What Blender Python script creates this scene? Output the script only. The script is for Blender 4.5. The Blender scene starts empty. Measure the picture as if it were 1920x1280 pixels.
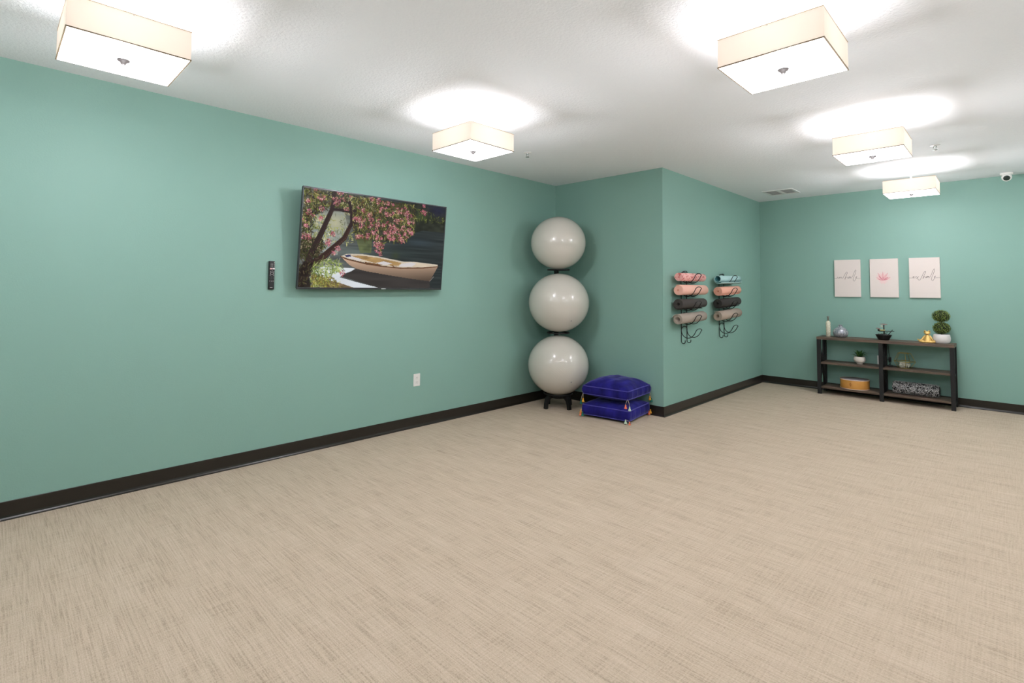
import bpy, bmesh, math, random
import numpy as np
from mathutils import Vector, Matrix

C = bpy.context.scene.collection
scene = bpy.context.scene
PI = math.pi
random.seed(7)
rng = np.random.default_rng(11)

# ------------------------------------------------------------ camera, world, exposure
FPX, YAW, PITCH, ROLL, CY, EYE = 958.74, 0.7742326, 0.0462756, 0.0073469, 496.8, 1.25893
cam = bpy.data.cameras.new('camera')
cam.sensor_width = 36.0
cam.lens = FPX / 1920 * 36
cam.shift_y = -(640 - CY) / 1920
cam.clip_start = 0.02
camo = bpy.data.objects.new('camera', cam)
C.objects.link(camo)
_f = Vector((-math.sin(YAW), math.cos(YAW), 0)); _r = Vector((math.cos(YAW), math.sin(YAW), 0)); _u = Vector((0, 0, 1))
_f, _u = _f * math.cos(PITCH) + _u * math.sin(PITCH), _u * math.cos(PITCH) - _f * math.sin(PITCH)
_r, _u = _r * math.cos(ROLL) + _u * math.sin(ROLL), _u * math.cos(ROLL) - _r * math.sin(ROLL)
camo.matrix_world = Matrix(((_r.x, _u.x, -_f.x, 0), (_r.y, _u.y, -_f.y, 0), (_r.z, _u.z, -_f.z, EYE), (0, 0, 0, 1)))
scene.camera = camo

world = bpy.data.worlds.new('world'); scene.world = world
world.use_nodes = True
world.node_tree.nodes['Background'].inputs[0].default_value = (0.8, 0.85, 0.9, 1)
world.node_tree.nodes['Background'].inputs[1].default_value = 0.05
scene.view_settings.view_transform = 'Standard'
scene.view_settings.look = 'None'
scene.view_settings.exposure = 0.0
scene.view_settings.gamma = 1.0
scene.view_settings.use_curve_mapping = False

DIFFUSER = 4.6      # radiance of the acrylic panel under each lamp
BULB_W = 11.0        # bulb inside each shade, watts
FILL_W = 20.0        # added point light below each shade, brightens walls and ceiling
SHADE_GLOW = 0.16    # glow of the lit fabric

# ------------------------------------------------------------ room measures (metres)
D1, Y1, D2, Y2, H = 3.905, 4.737, 2.509, 7.524, 2.5
XR, YF = 2.6, -3.0

# ------------------------------------------------------------ materials
def lin(c):
    return tuple(((x / 255) / 12.92 if x / 255 <= 0.04045 else (((x / 255) + 0.055) / 1.055) ** 2.4) for x in c)

def mat(name, rgb, rough=0.6, metal=0.0, spec=0.5, bump=None, var=None, sheen=0.0, emit=None, coat=0.0, srgb=True):
    """rgb in sRGB 0..255; bump=(scale,strength,distance); var=(scale,amount) mottles the colour"""
    m = bpy.data.materials.new(name); m.use_nodes = True
    nt = m.node_tree; b = nt.nodes['Principled BSDF']
    col = lin(rgb) if srgb else rgb
    b.inputs['Base Color'].default_value = (*col, 1)
    b.inputs['Roughness'].default_value = rough
    b.inputs['Metallic'].default_value = metal
    b.inputs['Specular IOR Level'].default_value = spec
    if coat: b.inputs['Coat Weight'].default_value = coat; b.inputs['Coat Roughness'].default_value = 0.15
    if sheen:
        b.inputs['Sheen Weight'].default_value = sheen
        b.inputs['Sheen Roughness'].default_value = 0.35
        b.inputs['Sheen Tint'].default_value = (*[min(1, 0.35 + 2.2 * x) for x in col], 1)
    tc = nt.nodes.new('ShaderNodeTexCoord')
    if var:
        n = nt.nodes.new('ShaderNodeTexNoise'); n.inputs['Scale'].default_value = var[0]; n.inputs['Detail'].default_value = 4
        nt.links.new(tc.outputs['Object'], n.inputs['Vector'])
        mx = nt.nodes.new('ShaderNodeMix'); mx.data_type = 'RGBA'
        mx.inputs['A'].default_value = (*[x * (1 - var[1]) for x in col], 1)
        mx.inputs['B'].default_value = (*[min(1, x * (1 + var[1])) for x in col], 1)
        cr = nt.nodes.new('ShaderNodeMapRange'); cr.inputs[1].default_value = 0.3; cr.inputs[2].default_value = 0.7
        nt.links.new(n.outputs['Fac'], cr.inputs[0]); nt.links.new(cr.outputs[0], mx.inputs['Factor'])
        nt.links.new(mx.outputs['Result'], b.inputs['Base Color'])
    if bump:
        n = nt.nodes.new('ShaderNodeTexNoise'); n.inputs['Scale'].default_value = bump[0]; n.inputs['Detail'].default_value = 2
        nt.links.new(tc.outputs['Object'], n.inputs['Vector'])
        bp = nt.nodes.new('ShaderNodeBump'); bp.inputs['Strength'].default_value = bump[1]; bp.inputs['Distance'].default_value = bump[2]
        nt.links.new(n.outputs['Fac'], bp.inputs['Height']); nt.links.new(bp.outputs[0], b.inputs['Normal'])
    if emit:
        b.inputs['Emission Color'].default_value = (*lin(emit[0]), 1); b.inputs['Emission Strength'].default_value = emit[1]
    return m

WALL = mat('green_wall_paint', (0, 0, 0), 0.55, spec=0.3, bump=(130, 0.35, 0.0012))
_b = WALL.node_tree.nodes['Principled BSDF']
_b.inputs['Base Color'].default_value = (0.237, 0.402, 0.343, 1)
CEIL = mat('textured_ceiling_paint', (0.86, 0.88, 0.91), 0.9, srgb=False, spec=0.2, bump=(75, 0.9, 0.004))
BASE = mat('dark_brown_vinyl', (31, 26, 20), 0.30, spec=0.5)
WHITEP = mat('white_plastic', (232, 230, 226), 0.4)
WHITEM = mat('white_painted_metal', (225, 225, 223), 0.45)
BLACKP = mat('black_plastic', (14, 15, 15), 0.35)
BLACKM = mat('black_powder_coated_metal', (6, 5, 6), 0.6)
DARKMET = mat('dark_bronze_finial', (24, 21, 19), 0.6, spec=0.15)
BRONZE = mat('bronze_trim', (110, 92, 68), 0.45, metal=0.3)
RIMC = mat('cream_fabric_hem', (196, 168, 132), 0.8)
CHROME = mat('brushed_chrome', (200, 200, 198), 0.25, metal=1)

def carpet_material():
    m = bpy.data.materials.new('woven_beige_carpet'); m.use_nodes = True
    nt = m.node_tree; b = nt.nodes['Principled BSDF']; L = nt.links.new
    tc = nt.nodes.new('ShaderNodeTexCoord')
    def noise(sx, sy, detail=2, rough=0.5):
        mp = nt.nodes.new('ShaderNodeMapping'); mp.inputs['Scale'].default_value = (sx, sy, 1)
        n = nt.nodes.new('ShaderNodeTexNoise'); n.inputs['Scale'].default_value = 1; n.inputs['Detail'].default_value = detail
        n.inputs['Roughness'].default_value = rough
        L(tc.outputs['Object'], mp.inputs['Vector']); L(mp.outputs[0], n.inputs['Vector'])
        return n.outputs['Fac']
    def rng_(src, a, b_, c=0.0, d=1.0):
        r = nt.nodes.new('ShaderNodeMapRange'); r.inputs[1].default_value = a; r.inputs[2].default_value = b_
        r.inputs[3].default_value = c; r.inputs[4].default_value = d; L(src, r.inputs[0]); return r.outputs[0]
    def mth(op, a, b_):
        n = nt.nodes.new('ShaderNodeMath'); n.operation = op
        for i, s in enumerate((a, b_)):
            if isinstance(s, (int, float)): n.inputs[i].default_value = s
            else: L(s, n.inputs[i])
        return n.outputs[0]
    weft = rng_(noise(5.5, 170), 0.34, 0.66)      # pale threads running across the room
    warp = rng_(noise(170, 5.0), 0.36, 0.66)      # threads running along it
    dash = rng_(noise(130, 260, 1), 0.32, 0.68)    # knots between the threads
    cloud = rng_(noise(2.0, 14), 0.3, 0.7)
    grain = noise(420, 420, 1)
    s = mth('ADD', mth('MULTIPLY', weft, 0.36), mth('MULTIPLY', warp, 0.17))
    s = mth('ADD', s, mth('MULTIPLY', dash, 0.30))
    s = mth('ADD', s, mth('MULTIPLY', cloud, 0.17))
    ramp = nt.nodes.new('ShaderNodeValToRGB'); e = ramp.color_ramp.elements
    e[0].position = 0.12; e[0].color = (*lin((158, 142, 124)), 1)
    e[1].position = 0.80; e[1].color = (*lin((200, 183, 164)), 1)
    k = e.new(0.40); k.color = (*lin((184, 167, 147)), 1)
    L(s, ramp.inputs[0]); L(ramp.outputs[0], b.inputs['Base Color'])
    b.inputs['Roughness'].default_value = 0.95; b.inputs['Specular IOR Level'].default_value = 0.1
    bp = nt.nodes.new('ShaderNodeBump'); bp.inputs['Strength'].default_value = 0.5; bp.inputs['Distance'].default_value = 0.003
    L(mth('ADD', s, mth('MULTIPLY', grain, 0.3)), bp.inputs['Height']); L(bp.outputs[0], b.inputs['Normal'])
    return m
CARPET = carpet_material()

# ------------------------------------------------------------ mesh helpers
class MB:
    def __init__(self): self.bm = bmesh.new()
    def face(self, pts, smooth=False):
        f = self.bm.faces.new([self.bm.verts.new(p) for p in pts]); f.smooth = smooth; return f
    def box(self, lo, hi, bevel=0.0, rot=None, pivot=None):
        r = bmesh.ops.create_cube(self.bm, size=1)
        vs = r['verts']
        c = [(a + b) / 2 for a, b in zip(lo, hi)]; s = [b - a for a, b in zip(lo, hi)]
        for v in vs: v.co = Vector((c[0] + v.co.x * s[0], c[1] + v.co.y * s[1], c[2] + v.co.z * s[2]))
        if bevel > 0:
            es = list({e for v in vs for e in v.link_edges})
            q = bmesh.ops.bevel(self.bm, geom=es, offset=bevel, segments=2, affect='EDGES', profile=0.6)
            vs = [v for v in q['verts']] + [v for v in vs if v.is_valid]
        if rot is not None:
            p = Vector(pivot or c)
            for v in set(vs): v.co = rot @ (v.co - p) + p
        return self
    def prism(self, poly, z0, z1):
        n = len(poly)
        a = [self.bm.verts.new((x, y, z0)) for x, y in poly]; b = [self.bm.verts.new((x, y, z1)) for x, y in poly]
        self.bm.faces.new(list(reversed(a))); self.bm.faces.new(b)
        for i in range(n): self.bm.faces.new((a[i], a[(i + 1) % n], b[(i + 1) % n], b[i]))
        return self
    def loft(self, rings, caps=True, smooth=True, closed=False):
        R = [[self.bm.verts.new(p) for p in ring] for ring in rings]
        n = len(R[0])
        for k in range(len(R) - (0 if closed else 1)):
            A, B = R[k], R[(k + 1) % len(R)]
            for i in range(n):
                f = self.bm.faces.new((A[i], A[(i + 1) % n], B[(i + 1) % n], B[i])); f.smooth = smooth
        if caps and not closed:
            self.bm.faces.new(list(reversed(R[0]))); self.bm.faces.new(R[-1])
        return self
    def tube(self, pts, r, seg=8, closed=False, caps=True):
        P = [Vector(p) for p in pts]; n = len(P); rings = []
        up = None
        for i in range(n):
            if closed: t = (P[(i + 1) % n] - P[i - 1]).normalized()
            else: t = (P[min(i + 1, n - 1)] - P[max(i - 1, 0)]).normalized()
            if up is None:
                up = Vector((0, 0, 1)) if abs(t.z) < 0.9 else Vector((1, 0, 0))
            s = t.cross(up)
            if s.length < 1e-4: s = t.orthogonal()
            s.normalize(); up = s.cross(t).normalized()
            rr = r[i] if isinstance(r, (list, tuple)) else r
            rings.append([P[i] + (s * math.cos(a) + up * math.sin(a)) * rr for a in [2 * PI * k / seg for k in range(seg)]])
        return self.loft(rings, caps=caps, closed=closed)
    def lathe(self, prof, seg=32, c=(0, 0, 0), sx=1, sy=1):
        """prof: list of (radius, z)"""
        rings = [[(c[0] + max(r, 1e-5) * sx * math.cos(2 * PI * k / seg), c[1] + max(r, 1e-5) * sy * math.sin(2 * PI * k / seg), c[2] + z)
                  for k in range(seg)] for r, z in prof]
        return self.loft(rings)
    def ell(self, c, r, seg=16, rings=10, rot=None):
        q = bmesh.ops.create_uvsphere(self.bm, u_segments=seg, v_segments=rings, radius=1)
        for v in q['verts']:
            p = Vector((v.co.x * r[0], v.co.y * r[1], v.co.z * r[2]))
            if rot is not None: p = rot @ p
            v.co = p + Vector(c)
        for v in q['verts']:
            for f in v.link_faces: f.smooth = True
        return self
    def build(self, name, m, parent=None, loc=None, autosmooth=False):
        bmesh.ops.recalc_face_normals(self.bm, faces=self.bm.faces[:])
        me = bpy.data.meshes.new(name); self.bm.to_mesh(me); self.bm.free()
        o = bpy.data.objects.new(name, me); C.objects.link(o)
        for x in (m if isinstance(m, (list, tuple)) else [m]): me.materials.append(x)
        if parent is not None: o.parent = parent
        if loc is not None: o.location = loc
        return o

def tag(o, label=None, cat=None, group=None, kind=None):
    if label: o['label'] = label
    if cat: o['category'] = cat
    if group: o['group'] = group
    if kind: o['kind'] = kind
    return o
def thing(name, label, cat, loc=(0, 0, 0), rotz=0.0, group=None):
    o = bpy.data.objects.new(name, None); C.objects.link(o)
    o.location = loc; o.rotation_euler = (0, 0, rotz); o.empty_display_size = 0.05
    return tag(o, label, cat, group)
def copy_tree(o, parent=None):
    c = o.copy(); C.objects.link(c)
    if parent is not None: c.parent = parent
    for ch in list(o.children): copy_tree(ch, c)
    return c
def struct(o): o['kind'] = 'structure'; return o

# ------------------------------------------------------------ the setting
corners = [(-D1, YF), (XR, YF), (XR, Y2), (-D2, Y2), (-D2, Y1), (-D1, Y1)]
names = ['front', 'right', 'back', 'side', 'corner', 'left']
N = len(corners)
def seg_normal(i):
    a, b = corners[i], corners[(i + 1) % N]; d = Vector((b[0] - a[0], b[1] - a[1])).normalized()
    return Vector((-d.y, d.x))
def mitre(i):
    return seg_normal(i - 1) + seg_normal(i)
for i in range(N):
    a, b = Vector(corners[i]), Vector(corners[(i + 1) % N]); ma, mb_ = mitre(i), mitre((i + 1) % N)
    t = 0.12
    w = MB().prism([tuple(a), tuple(b), tuple(b - mb_ * t), tuple(a - ma * t)], 0, H)
    struct(w.build('wall_' + names[i], WALL))
    prof = [(0, 0), (0.020, 0), (0.0195, 0.0025), (0.014, 0.0055), (0.009, 0.012), (0.0065, 0.022), (0.006, 0.095), (0.004, 0.097), (0, 0.097)]
    m = MB()
    m.loft([[(*(p + mi * d), z) for d, z in prof] for p, mi in ((a, ma), (b, mb_))], smooth=False)
    struct(m.build('baseboard_' + names[i], BASE))
fl = MB().prism([(-D1 - .12, YF - .12), (XR + .12, YF - .12), (XR + .12, Y2 + .12), (-D1 - .12, Y2 + .12)], -0.08, 0)
struct(fl.build('floor', CARPET))
ce = MB().prism([(-D1 - .12, YF - .12), (XR + .12, YF - .12), (XR + .12, Y2 + .12), (-D1 - .12, Y2 + .12)], H, H + 0.08)
struct(ce.build('ceiling', CEIL))

# ------------------------------------------------------------ ceiling lamps
def shade_material():
    m = bpy.data.materials.new('cream_lamp_fabric'); m.use_nodes = True
    nt = m.node_tree; nt.nodes.remove(nt.nodes['Principled BSDF']); out = nt.nodes['Material Output']
    d = nt.nodes.new('ShaderNodeBsdfDiffuse'); d.inputs[0].default_value = (0.80, 0.69, 0.60, 1)
    t = nt.nodes.new('ShaderNodeBsdfTranslucent'); t.inputs[0].default_value = (0.95, 0.86, 0.70, 1)
    e = nt.nodes.new('ShaderNodeEmission'); e.inputs[0].default_value = (1.0, 0.83, 0.72, 1); e.inputs[1].default_value = SHADE_GLOW
    mx = nt.nodes.new('ShaderNodeMixShader'); mx.inputs[0].default_value = 0.03
    ad = nt.nodes.new('ShaderNodeAddShader')
    nt.links.new(d.outputs[0], mx.inputs[1]); nt.links.new(t.outputs[0], mx.inputs[2])
    nt.links.new(mx.outputs[0], ad.inputs[0]); nt.links.new(e.outputs[0], ad.inputs[1]); nt.links.new(ad.outputs[0], out.inputs[0])
    return m
SHADE = shade_material()
DIFF = mat('lit_acrylic_diffuser', (250, 250, 250), 0.5, emit=((255, 255, 255), DIFFUSER))
DIFF.node_tree.nodes['Principled BSDF'].inputs['Emission Color'].default_value = (0.99, 0.98, 1.03, 1)

ZB, ZT, SH = 2.237, 2.364, 0.2052
def make_lamp(label, group):
    # origin on the ceiling
    t = thing('ceiling_lamp', label, 'lamp', (0, 0, H), 0, group)
    b, tp = ZB - H, ZT - H
    can = MB().box((-0.075, -0.075, -0.022), (0.075, 0.075, 0), 0.002).build('canopy', WHITEM, t)
    st = MB()
    st.tube([(0, 0, -0.02), (0, 0, b + 0.004)], 0.007, 10)
    st.build('stem', CHROME, t)
    sp = MB()
    for a in (0, PI / 2):
        c_, s_ = math.cos(a), math.sin(a)
        sp.tube([(-c_ * SH, -s_ * SH, tp - 0.006), (c_ * SH, s_ * SH, tp - 0.006)], 0.0025, 6)
    sp.build('spider_frame', CHROME, t)
    s = MB()
    q = [(-SH, -SH), (SH, -SH), (SH, SH), (-SH, SH)]
    n = 8
    for i in range(4):
        a_, b_ = q[i], q[(i + 1) % 4]
        s.face([(*a_, b), (*b_, b), (*b_, tp), (*a_, tp)])
    sh = s.build('lamp_shade', SHADE, t)
    for nm, z0, z1, mm, k in (('hem', b - 0.001, b + 0.0035, BRONZE, 0.0022), ('rim', tp - 0.003, tp, RIMC, 0.001)):
        h = MB()
        o_ = SH + k; i_ = SH - 0.002
        h.box((-o_, -o_, z0), (o_, -i_, z1)); h.box((-o_, i_, z0), (o_, o_, z1))
        h.box((-o_, -i_, z0), (-i_, i_, z1)); h.box((i_, -i_, z0), (o_, i_, z1))
        h.build(nm, mm, sh)
    MB().box((-SH + .003, -SH + .003, b - 0.0012), (SH - .003, SH - .003, b + 0.003)).build('diffuser_panel', DIFF, t)
    f = MB(); f.lathe([(0.0, -0.022), (0.006, -0.021), (0.010, -0.016), (0.012, -0.010), (0.022, -0.004), (0.0235, 0.0), (0.0235, 0.002), (0, 0.002)], 24, (0, 0, b - 0.002))
    f.build('finial', DARKMET, t)
    for sx, sy in ((-1, 1), (1, -1)):
        lt = bpy.data.lights.new('bulb', 'POINT'); lt.energy = BULB_W / 2; lt.color = (0.99, 0.98, 1.03); lt.shadow_soft_size = 0.04
        lo = bpy.data.objects.new('bulb', lt); C.objects.link(lo); lo.parent = t; lo.location = (sx * 0.05, sy * 0.05, b + 0.070)
    lt = bpy.data.lights.new('lamp_fill', 'POINT'); lt.energy = FILL_W; lt.color = (0.99, 0.98, 1.03); lt.shadow_soft_size = 0.05  # unseen fill light added under the shade, stands in for fabric and panel glow
    lo = bpy.data.objects.new('lamp_fill', lt); C.objects.link(lo); lo.parent = t; lo.location = (0, 0, b - 0.125)
    return t
L0 = make_lamp('large cream box ceiling lamp cut by the top left edge of the picture', 'square ceiling lamps')
L0.location = (-2.729, 0.372, H)
for x, y, lab in ((-0.698, 2.42, 'largest cream box ceiling lamp at the upper right, nearest of the right-hand row'),
                  (-2.729, 2.385, 'cream box ceiling lamp hanging above the right end of the television'),
                  (-0.698, 4.44, 'cream box ceiling lamp in the middle of the right-hand row, beside a sprinkler'),
                  (-0.698, 6.44, 'smallest cream box ceiling lamp, farthest along, overlapping the back wall')):
    c = copy_tree(L0); c.location = (x, y, H); c['label'] = lab
for x, y, lab in ((-0.698, 0.372, 'cream box ceiling lamp out of the picture, almost above the camera'),
                  (1.333, 2.40, 'cream box ceiling lamp out of the picture, right of the largest lamp'),
                  (1.333, 4.44, 'cream box ceiling lamp out of the picture, right of the middle right-hand lamp'),
                  (1.333, 6.44, 'cream box ceiling lamp out of the picture, right of the smallest lamp'),
                  (-2.729, -1.64, 'cream box ceiling lamp out of the picture, behind the camera along the green wall')):
    c = copy_tree(L0); c.location = (x, y, H); c['label'] = lab
    c['group'] = 'ceiling lamps beyond the picture'

# ------------------------------------------------------------ small ceiling fittings
def sprinkler(x, y, label):
    t = thing('fire_sprinkler', label, 'sprinkler', (x, y, H), 0, 'ceiling sprinklers')
    MB().lathe([(0.0, -0.006), (0.020, -0.006), (0.034, -0.002), (0.036, 0.0), (0, 0)], 24).build('escutcheon', WHITEM, t)
    m = MB(); m.lathe([(0.0, -0.016), (0.010, -0.016), (0.010, -0.005), (0, -0.005)], 12)
    for s in (-1, 1): m.tube([(s * 0.010, 0, -0.014), (s * 0.012, 0, -0.026), (s * 0.003, 0, -0.038)], 0.0022, 6)
    m.build('frame_arms', CHROME, t)
    MB().lathe([(0, -0.042), (0.017, -0.042), (0.017, -0.039), (0, -0.038)], 16).build('deflector', CHROME, t)
sprinkler(-0.435, 5.56, 'white fire sprinkler on the ceiling right of the middle right-hand lamp')
sprinkler(-3.128, 3.39, 'small fire sprinkler on the ceiling right of the lamp above the television')

t = thing('ceiling_vent', 'white square air vent with two slatted grilles on ceiling near the back corner', 'vent', (-2.042, 6.905, H))
fr = MB(); a, b = 0.172, 0.145
for lo, hi in (((-a, -a), (a, -b)), ((-a, b), (a, a)), ((-a, -b), (-b, b)), ((b, -b), (a, b)), ((-0.02, -b), (0.02, b))):
    fr.box((*lo, -0.010), (*hi, 0), 0.002)
fr.build('frame', WHITEM, t)
MB().box((-b, -b, -0.0015), (b, b, 0)).build('backing', mat('vent_shadow_grey', (185, 185, 183), 0.8), t)
rot = Matrix.Rotation(math.radians(38), 3, 'Y')
for side in (-1, 1):
    for k in range(8):
        x = side * (0.030 + k * 0.0152)
        MB().box((x - 0.006, -b, -0.0065), (x + 0.006, b, -0.005), rot=Matrix.Rotation(math.radians(38), 3, 'Y')).build('slat', WHITEM, t)

t = thing('security_camera', 'small white turret security camera with dark lens on the ceiling near back wall', 'camera', (-0.01, 7.36, H))
MB().lathe([(0, -0.02), (0.046, -0.02), (0.052, -0.012), (0.052, 0), (0, 0)], 28).build('mounting_base', WHITEP, t)
rx = Matrix.Rotation(math.radians(62), 3, 'X')
rz = Matrix.Rotation(0.0, 3, 'Z')
body = MB()
body.lathe([(0, -0.045), (0.030, -0.045), (0.036, -0.038), (0.042, -0.015), (0.040, 0.012), (0.028, 0.032), (0, 0.036)], 28)
bo = body.build('camera_head', WHITEP, t); bo.location = (0, -0.004, -0.042); bo.rotation_euler = (math.radians(-66), 0, 0)
ln = MB(); ln.lathe([(0, -0.049), (0.020, -0.049), (0.027, -0.046), (0.027, -0.042), (0, -0.042)], 24)
lo_ = ln.build('lens', mat('dark_lens_glass', (38, 52, 48), 0.12), bo)

# ------------------------------------------------------------ wall outlet plates
def outlet(loc, rotz, label):
    """plate in the local XZ plane facing local -Y"""
    t = thing('wall_outlet', label, 'outlet', loc, rotz, 'wall outlets')
    MB().box((-0.0355, -0.0055, -0.0560), (0.0355, 0, 0.0560), 0.0025).build('cover_plate', WHITEP, t)
    slot = mat('outlet_slot', (60, 58, 56), 0.6) if 'outlet_slot' not in bpy.data.materials else bpy.data.materials['outlet_slot']
    for s in (-1, 1):
        r = MB().box((-0.0165, -0.0075, s * 0.0205 - 0.0140), (0.0165, -0.005, s * 0.0205 + 0.0140), 0.002).build('socket', WHITEP, t)
        q = MB()
        for dx in (-0.006, 0.006): q.box((dx - 0.001, -0.0079, s * 0.0205 - 0.001), (dx + 0.001, -0.007, s * 0.0205 + 0.007))
        q.box((-0.002, -0.0079, s * 0.0205 - 0.010), (0.002, -0.007, s * 0.0205 - 0.006))
        q.build('slots', slot, r)
    MB().box((-0.002, -0.0062, -0.002), (0.002, -0.005, 0.002)).build('screw', CHROME, t)
    return t
outlet((-D1, 2.760, 0.4240), PI / 2, 'white double outlet low on the long green wall below the television')
outlet((-1.150, Y2, 0.4340), 0, 'white double outlet on the back wall half hidden by the middle shelf post')

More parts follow.
